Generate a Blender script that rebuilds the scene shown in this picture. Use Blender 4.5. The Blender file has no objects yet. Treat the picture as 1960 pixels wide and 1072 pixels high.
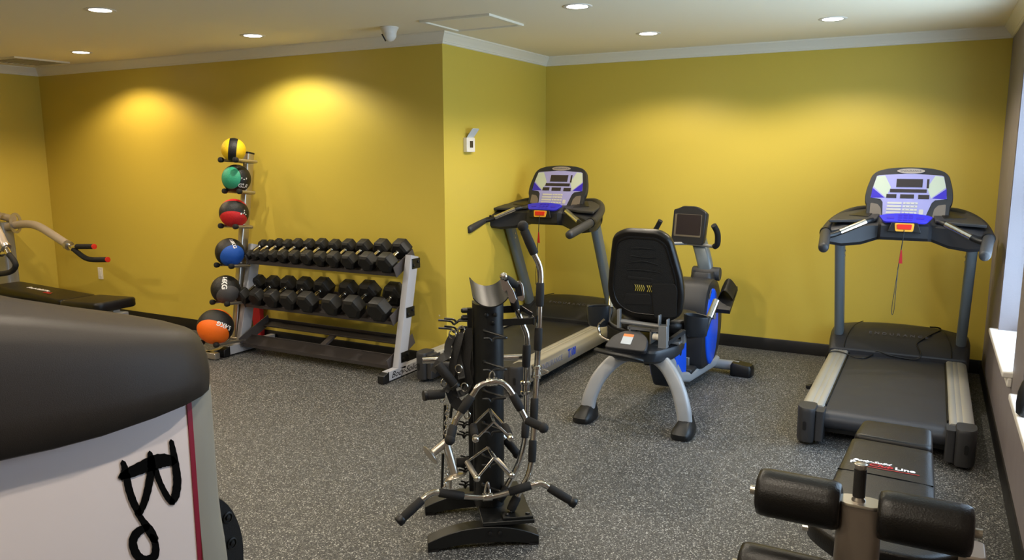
import bpy, bmesh, math, random
from mathutils import Vector, Matrix
random.seed(7)
V = Vector
PI = math.pi
S = bpy.context.scene
COL = S.collection
# ------------------------------------------------------------------ camera, world, exposure
CP = V((3.12686, -6.45271, 1.58746))
CR = V((0.88052873, 0.473987, -0.00234015))
CU = V((-0.07351291, 0.14143945, 0.98721362))
CF = V((-0.46825741, 0.86909793, -0.15938566))
FPX = 1488.43
cd = bpy.data.cameras.new('camera')
cam = bpy.data.objects.new('camera', cd)
COL.objects.link(cam)
cd.sensor_width = 36.0
cd.lens = FPX * 36.0 / 1960.0
cd.clip_start = 0.02
cam.matrix_world = Matrix(((CR.x, CU.x, -CF.x, CP.x), (CR.y, CU.y, -CF.y, CP.y), (CR.z, CU.z, -CF.z, CP.z), (0, 0, 0, 1)))
S.camera = cam
S.view_settings.view_transform = 'Standard'
S.view_settings.look = 'None'
S.view_settings.exposure = 0.57
S.view_settings.gamma = 1.0
S.view_settings.use_curve_mapping = False
W = bpy.data.worlds.new('sky')
S.world = W
W.use_nodes = True
bg = W.node_tree.nodes['Background']
bg.inputs[0].default_value = (0.54, 0.75, 1.0, 1)
bg.inputs[1].default_value = 7.5
LAMP_W = 34.0          # recessed lamps
LAMP_COL = (1.0, 0.87, 0.69)
LENS_E = 14.0
H = 2.44               # ceiling height
XR, XL, YB, YF = 3.531, -4.785, -1.68, -8.6

def ray(u, v):
    return CF + CR * ((u - 980) / FPX) - CU * ((v - 536) / FPX)
def at(u, v, x=None, y=None, z=None):
    """the point of the plane x=, y= or z= that is seen at u, v in the photograph"""
    d = ray(u, v)
    if x is not None: t = (x - CP.x) / d.x
    elif y is not None: t = (y - CP.y) / d.y
    else: t = (z - CP.z) / d.z
    return CP + d * t
def atp(u, v, p, n):
    d = ray(u, v)
    n = V(n)
    return CP + d * ((V(p) - CP).dot(n) / d.dot(n))

# ------------------------------------------------------------------ materials
def lin(c):
    r = []
    for k in c:
        k = k / 255.0
        r.append(k / 12.92 if k <= 0.04045 else ((k + 0.055) / 1.055) ** 2.4)
    return tuple(r)
def mat(name, rgb, rough=0.5, metal=0.0, bump=0.0, bscale=60.0, spec=0.5, var=0.0, vscale=8.0, emit=None, estr=0.0, coat=0.0):
    m = bpy.data.materials.new(name)
    m.use_nodes = True
    nt = m.node_tree
    b = nt.nodes['Principled BSDF']
    c = lin(rgb)
    b.inputs['Base Color'].default_value = (*c, 1)
    b.inputs['Roughness'].default_value = rough
    b.inputs['Metallic'].default_value = metal
    b.inputs['Specular IOR Level'].default_value = spec
    if coat: b.inputs['Coat Weight'].default_value = coat
    if emit is not None:
        b.inputs['Emission Color'].default_value = (*emit, 1)
        b.inputs['Emission Strength'].default_value = estr
    tc = nt.nodes.new('ShaderNodeTexCoord')
    n = nt.nodes.new('ShaderNodeTexNoise')
    n.inputs['Scale'].default_value = vscale
    n.inputs['Detail'].default_value = 4
    nt.links.new(tc.outputs['Object'], n.inputs['Vector'])
    if var > 0:
        mx = nt.nodes.new('ShaderNodeMix'); mx.data_type = 'RGBA'
        mx.inputs['A'].default_value = (*[k * (1 - var) for k in c], 1)
        mx.inputs['B'].default_value = (*[min(1, k * (1 + var)) for k in c], 1)
        nt.links.new(n.outputs['Fac'], mx.inputs['Factor'])
        nt.links.new(mx.outputs['Result'], b.inputs['Base Color'])
    mr = nt.nodes.new('ShaderNodeMapRange')
    mr.inputs['To Min'].default_value = max(0, rough - 0.05)
    mr.inputs['To Max'].default_value = min(1, rough + 0.06)
    nt.links.new(n.outputs['Fac'], mr.inputs['Value'])
    nt.links.new(mr.outputs['Result'], b.inputs['Roughness'])
    if bump > 0:
        n2 = nt.nodes.new('ShaderNodeTexNoise')
        n2.inputs['Scale'].default_value = bscale
        n2.inputs['Detail'].default_value = 3
        nt.links.new(tc.outputs['Object'], n2.inputs['Vector'])
        bp = nt.nodes.new('ShaderNodeBump')
        bp.inputs['Strength'].default_value = bump
        bp.inputs['Distance'].default_value = 0.01
        nt.links.new(n2.outputs['Fac'], bp.inputs['Height'])
        nt.links.new(bp.outputs['Normal'], b.inputs['Normal'])
    return m
M = {}
M['yellow'] = mat('yellow wall paint', (206, 182, 74), 0.42, bump=0.08, bscale=180, var=0.02, vscale=1.5)
M['grey_wall'] = mat('grey wall paint', (128, 120, 122), 0.5, bump=0.05, bscale=150)
M['ceiling'] = mat('ceiling paint', (244, 234, 206), 0.85, bump=0.04, bscale=90)
M['white_wall'] = mat('cream wall paint', (226, 218, 196), 0.7)
M['crown'] = mat('white gloss trim', (236, 230, 212), 0.4)
M['base'] = mat('black vinyl base', (16, 13, 12), 0.45)
M['sill'] = mat('white sill paint', (238, 232, 224), 0.3)
M['black'] = mat('black plastic', (13, 13, 14), 0.42, bump=0.1, bscale=400)
M['dark'] = mat('dark grey plastic', (36, 36, 39), 0.45, bump=0.12, bscale=500)
M['charcoal'] = mat('charcoal moulding', (48, 47, 48), 0.5, bump=0.1, bscale=500)
M['rubber'] = mat('black foam rubber', (16, 14, 13), 0.75, bump=0.25, bscale=500)
M['belt'] = mat('running belt', (44, 45, 50), 0.42, bump=0.1, bscale=700, var=0.2, vscale=5)
M['leather'] = mat('black vinyl upholstery', (13, 10, 8), 0.38, bump=0.12, bscale=220, spec=0.38)
M['mesh'] = mat('black mesh fabric', (4, 4, 4), 0.65, bump=0.5, bscale=260)
M['alu'] = mat('brushed aluminium rail', (196, 192, 184), 0.38, metal=0.55, bump=0.05, bscale=300)
M['silver'] = mat('silver paint', (150, 150, 150), 0.35, metal=0.5)
M['grey_post'] = mat('blue grey painted post', (112, 120, 124), 0.4, metal=0.25)
M['light_grey'] = mat('light grey powder coat', (158, 160, 163), 0.35, metal=0.1)
M['white_post'] = mat('pale grey powder coat', (170, 170, 176), 0.4)
M['chrome'] = mat('chrome', (215, 210, 202), 0.14, metal=1.0)
M['satin'] = mat('satin steel', (190, 182, 170), 0.3, metal=0.9)
M['steel_black'] = mat('black powder coat', (13, 14, 14), 0.4, bump=0.08, bscale=500)
M['tray'] = mat('rack tray powder coat', (74, 68, 67), 0.42)
M['hex'] = mat('dumbbell rubber', (17, 16, 15), 0.5, bump=0.15, bscale=300)
M['blue'] = mat('bright blue plastic', (6, 84, 226), 0.4)
M['navy'] = mat('blue black plastic', (28, 33, 40), 0.4)
M['purple'] = mat('violet blue key pad', (48, 44, 190), 0.4)
M['lilac'] = mat('lilac face film', (160, 156, 204), 0.35)
M['mint'] = mat('pale green face film', (190, 198, 176), 0.35)
M['violet'] = mat('deep violet face film', (56, 40, 176), 0.35)
M['lcd'] = mat('dark lcd window', (52, 44, 44), 0.25)
M['key'] = mat('cream keys', (200, 194, 182), 0.5)
M['badge'] = mat('silver badge', (186, 172, 160), 0.3, metal=0.5)
M['red'] = mat('red stop key', (214, 40, 20), 0.4)
M['amber'] = mat('amber key frame', (238, 170, 50), 0.45)
M['orange_label'] = mat('orange label print', (230, 130, 60), 0.5)
M['white'] = mat('white plastic', (232, 226, 214), 0.4)
M['paper'] = mat('white paper', (196, 202, 206), 0.7)
M['ink'] = mat('black ink', (5, 5, 5), 0.9, spec=0.1)
M['white_ink'] = mat('white print', (236, 232, 228), 0.5)
M['red_ink'] = mat('red print', (176, 24, 30), 0.5)
M['blue_ink'] = mat('blue print', (20, 70, 200), 0.5)
M['grey_ink'] = mat('grey blue print', (130, 140, 172), 0.5)
M['dim_ink'] = mat('dim grey print', (84, 84, 96), 0.5)
M['shroud'] = mat('grained taupe shroud plastic', (48, 42, 37), 0.48, spec=0.3, bump=0.12, bscale=600)
M['shield'] = mat('white shield panel', (236, 226, 226), 0.35)
M['shield_frame'] = mat('warm grey frame paint', (150, 148, 138), 0.4)
M['maroon'] = mat('maroon stripe', (140, 24, 50), 0.4)
M['taupe'] = mat('taupe metallic paint', (128, 116, 104), 0.36, metal=0.35)
M['champagne'] = mat('champagne metallic paint', (182, 168, 152), 0.34, metal=0.35)
M['webbing'] = mat('black nylon webbing', (16, 15, 15), 0.6, bump=0.3, bscale=400)
M['ball_black'] = mat('black ball rubber', (16, 15, 15), 0.5, bump=0.3, bscale=160)
for nm, c in (('yellow', (240, 196, 20)), ('green', (44, 150, 112)), ('red', (206, 30, 32)), ('blue', (24, 84, 176)), ('grey', (78, 74, 72)), ('orange', (250, 112, 10))):
    M['ball_' + nm] = mat(nm + ' ball rubber', c, 0.55, bump=0.3, bscale=160)
M['lens'] = mat('lit lamp lens', (255, 250, 240), 0.4, emit=(1.0, 0.93, 0.84), estr=LENS_E)

def floor_material():
    m = bpy.data.materials.new('speckled rubber floor')
    m.use_nodes = True
    nt = m.node_tree
    b = nt.nodes['Principled BSDF']
    tc = nt.nodes.new('ShaderNodeTexCoord')
    def vor(scale, lo, hi):
        v = nt.nodes.new('ShaderNodeTexVoronoi'); v.inputs['Scale'].default_value = scale
        nt.links.new(tc.outputs['Object'], v.inputs['Vector'])
        s = nt.nodes.new('ShaderNodeSeparateColor')
        nt.links.new(v.outputs['Color'], s.inputs['Color'])
        r = nt.nodes.new('ShaderNodeMapRange'); r.inputs['From Min'].default_value = lo; r.inputs['From Max'].default_value = hi
        nt.links.new(s.outputs['Red'], r.inputs['Value'])
        return v, r, s
    v1, r1, s1 = vor(300, 0.5, 1.0)
    v2, r2, s2 = vor(215, 0.86, 0.96)
    base = nt.nodes.new('ShaderNodeMix'); base.data_type = 'RGBA'
    base.inputs['A'].default_value = (*lin((42, 43, 44)), 1)
    base.inputs['B'].default_value = (*lin((116, 116, 114)), 1)
    nt.links.new(r1.outputs['Result'], base.inputs['Factor'])
    top = nt.nodes.new('ShaderNodeMix'); top.data_type = 'RGBA'
    top.inputs['B'].default_value = (*lin((172, 172, 168)), 1)
    nt.links.new(base.outputs['Result'], top.inputs['A'])
    nt.links.new(r2.outputs['Result'], top.inputs['Factor'])
    nt.links.new(top.outputs['Result'], b.inputs['Base Color'])
    b.inputs['Roughness'].default_value = 0.55
    b.inputs['Specular IOR Level'].default_value = 0.5
    n = nt.nodes.new('ShaderNodeTexNoise'); n.inputs['Scale'].default_value = 220
    nt.links.new(tc.outputs['Object'], n.inputs['Vector'])
    bp = nt.nodes.new('ShaderNodeBump'); bp.inputs['Strength'].default_value = 0.35; bp.inputs['Distance'].default_value = 0.003
    nt.links.new(n.outputs['Fac'], bp.inputs['Height'])
    nt.links.new(bp.outputs['Normal'], b.inputs['Normal'])
    return m
M['floor'] = floor_material()
def glass_material():
    m = bpy.data.materials.new('window glass'); m.use_nodes = True
    nt = m.node_tree; nt.nodes.clear()
    o = nt.nodes.new('ShaderNodeOutputMaterial'); mx = nt.nodes.new('ShaderNodeMixShader'); mx.inputs[0].default_value = 0.08
    t = nt.nodes.new('ShaderNodeBsdfTransparent'); g = nt.nodes.new('ShaderNodeBsdfGlossy'); g.inputs['Roughness'].default_value = 0.02
    nt.links.new(t.outputs[0], mx.inputs[1]); nt.links.new(g.outputs[0], mx.inputs[2]); nt.links.new(mx.outputs[0], o.inputs[0])
    return m
M['glass'] = glass_material()

# ------------------------------------------------------------------ mesh helpers
XF = {}
def thing(name, label, cat, loc=(0, 0, 0), rz=0.0, group=None):
    o = bpy.data.objects.new(name, None)
    COL.objects.link(o)
    o.empty_display_size = 0.05
    o.location = loc
    o.rotation_euler = (0, 0, rz)
    o['label'] = label; o['category'] = cat
    if group: o['group'] = group
    XF[o.name] = Matrix.Translation(V(loc)) @ Matrix.Rotation(rz, 4, 'Z')
    return o
def frame(o, xax, yax):
    x = V(xax).normalized(); y = V(yax); y = (y - x * y.dot(x)).normalized(); z = x.cross(y)
    return Matrix(((x.x, y.x, z.x, o[0]), (x.y, y.y, z.y, o[1]), (x.z, y.z, z.z, o[2]), (0, 0, 0, 1)))
def smoothpath(pts, n=6, closed=False):
    """Catmull-Rom through the points"""
    P = [V(p) for p in pts]
    out = []
    L = len(P)
    rng = range(L) if closed else range(L - 1)
    for i in rng:
        if closed:
            a, b, c, d = P[(i - 1) % L], P[i], P[(i + 1) % L], P[(i + 2) % L]
        else:
            b, c = P[i], P[i + 1]
            a = P[i - 1] if i > 0 else b * 2 - c
            d = P[i + 2] if i + 2 < L else c * 2 - b
        for k in range(n):
            t = k / n
            out.append(0.5 * ((2 * b) + (c - a) * t + (2 * a - 5 * b + 4 * c - d) * t * t + (3 * b - a - 3 * c + d) * t ** 3))
    if not closed: out.append(P[-1])
    return out
class MB:
    def __init__(s):
        s.v = []; s.f = []; s.m = []; s.mi = 0
    def add(s, vs, fs, X=None):
        k = len(s.v)
        for p in vs:
            p = V(p)
            s.v.append(X @ p if X is not None else p)
        for f in fs:
            s.f.append([i + k for i in f]); s.m.append(s.mi)
        return s
    def box(s, c, size, X=None, taper=1.0):
        x, y, z = [k / 2 for k in size]
        vs = [(-x, -y, -z), (x, -y, -z), (x, y, -z), (-x, y, -z), (-x * taper, -y * taper, z), (x * taper, -y * taper, z), (x * taper, y * taper, z), (-x * taper, y * taper, z)]
        vs = [V(p) + V(c) for p in vs]
        return s.add(vs, [(3, 2, 1, 0), (4, 5, 6, 7), (0, 1, 5, 4), (1, 2, 6, 5), (2, 3, 7, 6), (3, 0, 4, 7)], X)
    def span(s, a, b, X=None):
        a = V(a); b = V(b)
        return s.box((a + b) / 2, [abs(k) for k in (b - a)], X)
    def bar(s, a, b, w, h, up=(0, 0, 1)):
        """a rectangular bar from a to b: w across, h along up"""
        a = V(a); b = V(b)
        return s.sweep([a, b], [(-w / 2, -h / 2), (w / 2, -h / 2), (w / 2, h / 2), (-w / 2, h / 2)], up)
    def sweep(s, pts, sec, up=(0, 0, 1), closed=False, scale=None, fixed=False):
        P = [V(p) for p in pts]
        n = len(P); L = len(sec)
        up = V(up)
        vs = []
        nprev = None
        for i, p in enumerate(P):
            if closed: t = P[(i + 1) % n] - P[i - 1]
            elif i == 0: t = P[1] - P[0]
            elif i == n - 1: t = P[-1] - P[-2]
            else: t = P[i + 1] - P[i - 1]
            t.normalize()
            if fixed or nprev is None:
                u = up - t * up.dot(t)
                if u.length < 1e-3:
                    u = V((1, 0, 0)) - t * t.x
                    if u.length < 1e-3: u = V((0, 1, 0)) - t * t.y
            else:
                u = nprev - t * nprev.dot(t)
            u.normalize(); nprev = u
            r = t.cross(u)
            k = scale[i] if scale else 1.0
            for a, b in sec: vs.append(p + r * (a * k) + u * (b * k))
        fs = []
        for i in range(n if closed else n - 1):
            j = (i + 1) % n
            for q in range(L):
                q2 = (q + 1) % L
                fs.append((i * L + q, i * L + q2, j * L + q2, j * L + q))
        if not closed:
            fs.append(tuple(reversed(range(L)))); fs.append(tuple((n - 1) * L + q for q in range(L)))
        return s.add(vs, fs)
    def tube(s, pts, r, n=12, up=(0, 0, 1), closed=False, ry=None):
        rs = r if isinstance(r, (list, tuple)) else None
        r0 = 1.0 if rs else r
        rr = (ry / r * r0) if (ry and not rs) else r0
        sec = [(math.cos(2 * PI * k / n) * r0, math.sin(2 * PI * k / n) * rr) for k in range(n)]
        return s.sweep(pts, sec, up, closed, rs)
    def lathe(s, prof, o=(0, 0, 0), ax=(0, 0, 1), n=24):
        """profile of (radius, distance along the axis)"""
        ax = V(ax).normalized()
        h = V((1, 0, 0)) if abs(ax.x) < 0.9 else V((0, 1, 0))
        x = (h - ax * h.dot(ax)).normalized(); y = ax.cross(x)
        o = V(o); vs = []; fs = []
        for r, z in prof:
            for k in range(n):
                a = 2 * PI * k / n
                vs.append(o + ax * z + x * (math.cos(a) * r) + y * (math.sin(a) * r))
        for i in range(len(prof) - 1):
            for k in range(n):
                k2 = (k + 1) % n
                fs.append((i * n + k, i * n + k2, (i + 1) * n + k2, (i + 1) * n + k))
        fs.append(tuple(reversed(range(n)))); fs.append(tuple((len(prof) - 1) * n + k for k in range(n)))
        return s.add(vs, fs)
    def sphere(s, c, r, n=24, m=14, sc=(1, 1, 1)):
        c = V(c); vs = []; fs = []
        for i in range(1, m):
            a = PI * i / m
            for k in range(n):
                b = 2 * PI * k / n
                vs.append(c + V((math.sin(a) * math.cos(b) * r * sc[0], math.sin(a) * math.sin(b) * r * sc[1], math.cos(a) * r * sc[2])))
        t = len(vs); vs += [c + V((0, 0, r * sc[2])), c - V((0, 0, r * sc[2]))]
        for i in range(m - 2):
            for k in range(n):
                k2 = (k + 1) % n
                fs.append((i * n + k, (i + 1) * n + k, (i + 1) * n + k2, i * n + k2))
        for k in range(n):
            k2 = (k + 1) % n
            fs.append((t, k, k2)); fs.append((t + 1, (m - 2) * n + k2, (m - 2) * n + k))
        return s.add(vs, fs)
    def prism(s, poly, X, d):
        """polygon in the x, y of frame X, extruded from 0 to d along its z"""
        n = len(poly)
        vs = [(p[0], p[1], 0) for p in poly] + [(p[0], p[1], d) for p in poly]
        fs = [tuple(reversed(range(n))), tuple(range(n, 2 * n))] + [(k, (k + 1) % n, n + (k + 1) % n, n + k) for k in range(n)]
        return s.add(vs, fs, X)
    def loft(s, loops, cap=True, X=None, closed=True):
        n = len(loops[0]); vs = [p for l in loops for p in l]; fs = []
        for i in range(len(loops) - 1):
            for k in range(n if closed else n - 1):
                k2 = (k + 1) % n
                fs.append((i * n + k, i * n + k2, (i + 1) * n + k2, (i + 1) * n + k))
        if cap:
            fs.append(tuple(reversed(range(n)))); fs.append(tuple((len(loops) - 1) * n + k for k in range(n)))
        return s.add(vs, fs, X)
    def build(s, name, mats, parent=None, world=False, bevel=0.0, seg=2, angle=35, label=None, sub=0):
        me = bpy.data.meshes.new(name)
        vs = s.v
        off = V((0, 0, 0))
        if parent is None:
            off = V((sum(p.x for p in vs) / len(vs), sum(p.y for p in vs) / len(vs), min(p.z for p in vs)))
            vs = [p - off for p in vs]
        elif world:
            r = parent
            I = XF[r.name].inverted()
            vs = [I @ p for p in vs]
        me.from_pydata([tuple(p) for p in vs], [], s.f)
        if not isinstance(mats, (list, tuple)): mats = [mats]
        for q in mats: me.materials.append(M[q] if isinstance(q, str) else q)
        me.polygons.foreach_set('material_index', s.m)
        bm = bmesh.new(); bm.from_mesh(me)
        bmesh.ops.recalc_face_normals(bm, faces=bm.faces)
        bm.to_mesh(me); bm.free()
        me.polygons.foreach_set('use_smooth', [True] * len(me.polygons))
        me.set_sharp_from_angle(angle=math.radians(angle))
        me.update()
        o = bpy.data.objects.new(name, me)
        COL.objects.link(o)
        o.location = off
        if parent is not None:
            o.parent = parent
            XF[o.name] = XF[parent.name] if parent.name in XF else Matrix()
        if bevel:
            b = o.modifiers.new('bevel', 'BEVEL'); b.width = bevel; b.segments = seg; b.limit_method = 'ANGLE'; b.angle_limit = math.radians(38)
            b.harden_normals = False
        if sub:
            q = o.modifiers.new('sub', 'SUBSURF'); q.levels = sub; q.render_levels = sub
        if label: o['label'] = label
        return o
def tag(o, label, cat, group=None, kind=None):
    if kind: o['kind'] = kind
    o['label'] = label; o['category'] = cat
    if group: o['group'] = group
    return o
def struct(name, mb, m, bevel=0.0, label=None, cat=None):
    o = mb.build(name, m, None, bevel=bevel)
    o['kind'] = 'structure'
    if label: o['label'] = label
    if cat: o['category'] = cat
    return o
def text(name, body, size, X, m, parent, world=False, shear=0.0, depth=0.0006, space=1.0, bold=0.0, sx=1.0, align='CENTER'):
    """raised lettering lying in the x, y of frame X"""
    cu = bpy.data.curves.new(name, 'FONT')
    cu.body = body; cu.size = size; cu.shear = shear; cu.extrude = depth; cu.space_character = space; cu.offset = bold
    cu.align_x = align; cu.align_y = 'CENTER'; cu.resolution_u = 3
    t = bpy.data.objects.new('tmp', cu); COL.objects.link(t)
    me = bpy.data.meshes.new_from_object(t)
    bpy.data.objects.remove(t); bpy.data.curves.remove(cu)
    me.name = name
    X = X @ Matrix.Diagonal((sx, 1, 1, 1))
    if world: X = XF[parent.name].inverted() @ X
    me.transform(X)
    me.materials.clear(); me.materials.append(M[m])
    o = bpy.data.objects.new(name, me); COL.objects.link(o); o.parent = parent
    return o
def rrect(w, h, r, n=5, cx=0, cy=0):
    p = []
    for sx, sy, a0 in ((1, 1, 0), (-1, 1, 90), (-1, -1, 180), (1, -1, 270)):
        for k in range(n + 1):
            a = math.radians(a0 + 90 * k / n)
            p.append((cx + sx * (w / 2 - r) + math.cos(a) * r, cy + sy * (h / 2 - r) + math.sin(a) * r))
    return p
def roundpoly(P, r, n=4):
    out = []
    L = len(P)
    for i in range(L):
        a, b, c = V(P[i - 1]), V(P[i]), V(P[(i + 1) % L])
        r1 = min(r, (a - b).length * 0.45, (c - b).length * 0.45)
        s = b + (a - b).normalized() * r1; e = b + (c - b).normalized() * r1
        for k in range(n + 1):
            t = k / n
            out.append(tuple(s * (1 - t) ** 2 + b * 2 * t * (1 - t) + e * t * t))
    return out
EX, EY, EZ = V((1, 0, 0)), V((0, 1, 0)), V((0, 0, 1))

# ------------------------------------------------------------------ lamps
SPOTS = [(-3.232, -2.240), (-1.281, -2.209), (-1.303, -3.374), (1.221, -2.104), (1.251, -0.906), (2.481, -0.917),
         (-3.23, -3.40), (1.22, -3.40), (-3.23, -4.75), (-1.29, -4.75), (1.22, -4.75), (2.48, -4.75), (-1.29, -6.3), (1.22, -6.3), (2.48, -6.3), (-3.23, -6.3)]
LAB = {0: 'round recessed ceiling lamp over the bench at the far left', 1: 'round recessed ceiling lamp above the dumbbell rack near the crown trim',
       2: 'round recessed ceiling lamp at the top left, nearest the camera on the left side', 3: 'round recessed ceiling lamp right of the ceiling hatch, cut close by the top edge',
       4: 'round recessed ceiling lamp above the exercise bike by the back wall', 5: 'round recessed ceiling lamp nearest the window wall, left of the right treadmill'}
UNSEEN = ['above the press machine side of the room', 'above the accessory tower', 'in the left row beside the weight machine', 'above the shrouded weight machine', 'between the weight machine and the sit up bench', 'by the near window wall', 'behind the weight machine', 'behind the camera in the middle row', 'behind the camera by the window wall', 'at the far rear left']  # unseen grid lamps added for room light; near-window one inferred from the panel's shadow
for i, (x, y) in enumerate(SPOTS):
    t = thing('recessed_light', LAB.get(i) or 'round recessed ceiling lamp put in for light outside the picture, ' + UNSEEN[i - 6], 'ceiling light', (x, y, H), 0, 'recessed ceiling lamps')
    b = MB()
    b.lathe([(0.062, -0.003), (0.084, -0.004), (0.088, -0.001), (0.088, 0.0), (0.062, 0.0)], n=36)
    b.build('trim_ring', 'white', t, angle=60)
    b = MB(); b.lathe([(0.001, -0.006), (0.045, -0.0055), (0.062, -0.003), (0.062, -0.0005), (0.001, -0.0005)], n=36)
    b.build('lamp_lens', 'lens', t, angle=60)
    ld = bpy.data.lights.new('lamp', 'SPOT')
    ld.energy = LAMP_W * (1.05 if i in (0, 1) else 1.0)
    ld.color = {0: (1.0, 0.78, 0.50), 1: (1.0, 0.92, 0.76)}.get(i, LAMP_COL); ld.shadow_soft_size = 0.03
    ld.spot_size = math.radians(144); ld.spot_blend = 0.42
    lo = bpy.data.objects.new('lamp', ld); COL.objects.link(lo)
    lo.parent = t; lo.location = (0, 0, -0.045)

# ------------------------------------------------------------------ room
T = 0.2
b = MB(); b.span((XL - T, YF - T, -0.1), (XR + T, 0.2, 0)); struct('floor', b, 'floor')
b = MB(); b.span((XL - T, YF - T, H), (XR + T, 0.2, H + 0.1)); struct('ceiling', b, 'ceiling')
b = MB(); b.span((0, 0, 0), (XR + T, T, H)); struct('wall_back', b, 'yellow')
b = MB(); b.span((XL - T, YB, 0), (-0.0, YB + T, H)); struct('wall_back_left', b, 'yellow')
b = MB(); b.span((-T, YB + T, 0), (0.0, T, H)); struct('wall_return', b, 'yellow')
b = MB(); b.span((XL - T, YF - T, 0), (XL, YB, H)); struct('wall_left', b, 'yellow')
b = MB(); b.span((XL, YF - T, 0), (XR + T, YF, H)); struct('wall_front', b, 'white_wall')
# window wall: piers, apron and lintel round three openings
WINS = [(-2.10, -1.06), (-3.60, -2.54)]
SILL, HEAD = 0.545, 2.12
b = MB()
b.span((XR, YF, 0), (XR + T, 0, SILL - 0.02))
b.span((XR, YF, HEAD), (XR + T, 0, H))
ys = [YF] + [k for w in reversed(WINS) for k in w] + [0.0]
for k in range(0, len(ys), 2):
    b.span((XR, ys[k], SILL - 0.02), (XR + T, ys[k + 1], HEAD))
struct('wall_right', b, 'grey_wall')
for i, (y0, y1) in enumerate(WINS):
    nm = 'window_%d' % (i + 1)
    fr = MB()
    xo = XR + 0.13
    for a, c in (((xo, y0, SILL), (xo + 0.05, y0 + 0.05, HEAD)), ((xo, y1 - 0.05, SILL), (xo + 0.05, y1, HEAD)), ((xo, y0, SILL), (xo + 0.05, y1, SILL + 0.05)),
                 ((xo, y0, HEAD - 0.05), (xo + 0.05, y1, HEAD)), ((xo + 0.005, y0, 1.31), (xo + 0.045, y1, 1.36))):
        fr.span(a, c)
    w = struct(nm, fr, 'sill', bevel=0.004)
    g = MB(); g.span((xo + 0.022, y0 + 0.05, SILL + 0.05), (xo + 0.027, y1 - 0.05, HEAD - 0.05))
    g.v = [p - w.location for p in g.v]
    g.build('pane', 'glass', w)
    s = MB(); s.span((XR - 0.045, y0 - 0.03 if i else y0 - 0.02, SILL - 0.03), (xo, y1 + 0.03, SILL))
    s.span((XR - 0.022, y0 - 0.02, SILL - 0.075), (XR, y1 + 0.02, SILL - 0.03))
    s.v = [p - w.location for p in s.v]
    s.build('window_sill', 'sill', w, bevel=0.006)
    # white lining of the opening
    j = MB()
    j.span((XR + 0.002, y1 - 0.012, SILL), (xo, y1 + 0.0, HEAD)); j.span((XR + 0.002, y0, SILL), (xo, y0 + 0.012, HEAD)); j.span((XR + 0.002, y0, HEAD - 0.012), (xo, y1, HEAD))
    j.v = [p - w.location for p in j.v]
    j.build('window_lining', 'grey_wall', w)
    pl = bpy.data.lights.new('sky_portal', 'AREA'); pl.shape = 'RECTANGLE'; pl.size = HEAD - SILL; pl.size_y = y1 - y0
    pl.cycles.is_portal = True
    po = bpy.data.objects.new('sky_portal', pl); COL.objects.link(po)
    po.matrix_world = Matrix(((0, 0, 1, XR + T + 0.02), (0, 1, 0, (y0 + y1) / 2), (-1, 0, 0, (SILL + HEAD) / 2), (0, 0, 0, 1)))
# crown moulding: profile of (distance from wall, height below ceiling)
CR_PROF = [(0.0, 0.0), (0.058, 0.0), (0.058, -0.010), (0.052, -0.014), (0.048, -0.020), (0.030, -0.040), (0.018, -0.056), (0.016, -0.062), (0.011, -0.064), (0.011, -0.071), (0.006, -0.077), (0.0, -0.078)]
def run_trim(names, path, prof, mtl, z0):
    """sweeps a profile along the wall corners with mitres, one object per wall; the room lies on the left of the path"""
    P = [V((p[0], p[1])) for p in path]
    loops = []
    for i, p in enumerate(P):
        d0 = (P[i] - P[i - 1]).normalized() if i > 0 else None
        d1 = (P[i + 1] - P[i]).normalized() if i < len(P) - 1 else None
        n0 = V((-d0.y, d0.x)) if d0 else None
        n1 = V((-d1.y, d1.x)) if d1 else None
        if n0 is None: m_ = n1
        elif n1 is None: m_ = n0
        else:
            m_ = n0 + n1; m_ = m_ / m_.dot(n0)
        loops.append([V((p.x + m_.x * a, p.y + m_.y * a, z0 + c)) for a, c in prof])
    for k, nm in enumerate(names):
        q = MB(); q.loft(loops[k:k + 2]); struct(nm, q, mtl)
WALLPATH = [(XR, YF), (XR, 0), (0, 0), (0, YB), (XL, YB), (XL, YF)]
run_trim(['trim_1', 'trim_2', 'trim_3', 'trim_4', 'trim_5'], WALLPATH, CR_PROF, 'crown', H)
BP = [(0, 0), (0.010, 0), (0.010, 0.092), (0.006, 0.1), (0, 0.1)]
run_trim(['baseboard_right', 'baseboard_back', 'baseboard_return', 'baseboard_back_left', 'baseboard_left'], WALLPATH, BP, 'base', 0)
# ------------------------------------------------------------------ small fixtures
# ceiling hatch and vent
def plate_on_ceiling(name, x0, y0, x1, y1, label, cat, slats=0):
    cx, cy = (x0 + x1) / 2, (y0 + y1) / 2
    t = thing(name, label, cat, (cx, cy, H))
    w, d = abs(x1 - x0), abs(y1 - y0)
    b = MB()
    e = 0.026
    for a in ((-w / 2, -d / 2, w / 2, -d / 2 + e), (-w / 2, d / 2 - e, w / 2, d / 2), (-w / 2, -d / 2 + e, -w / 2 + e, d / 2 - e), (w / 2 - e, -d / 2 + e, w / 2, d / 2 - e)):
        b.span((a[0], a[1], -0.014), (a[2], a[3], 0))
    b.build('frame', 'crown', t)
    b = MB()
    b.span((-w / 2 + e, -d / 2 + e, -0.005), (w / 2 - e, d / 2 - e, 0))
    b.build('panel', 'ceiling', t)
    if slats:
        b = MB()
        for k in range(slats):
            y = -d / 2 + e + (k + 0.5) * (d - 2 * e) / slats
            X = Matrix.Translation((0, y, -0.011)) @ Matrix.Rotation(0.5, 4, 'X')
            b.box((0, 0, 0), (w - 2 * e, 0.03, 0.002), X)
        b.build('louvre', 'crown', t)
plate_on_ceiling('access_hatch', 0.14, -2.16, 0.66, -1.70, 'flat framed access hatch set in the ceiling above the wall corner', 'ceiling hatch')
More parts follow.
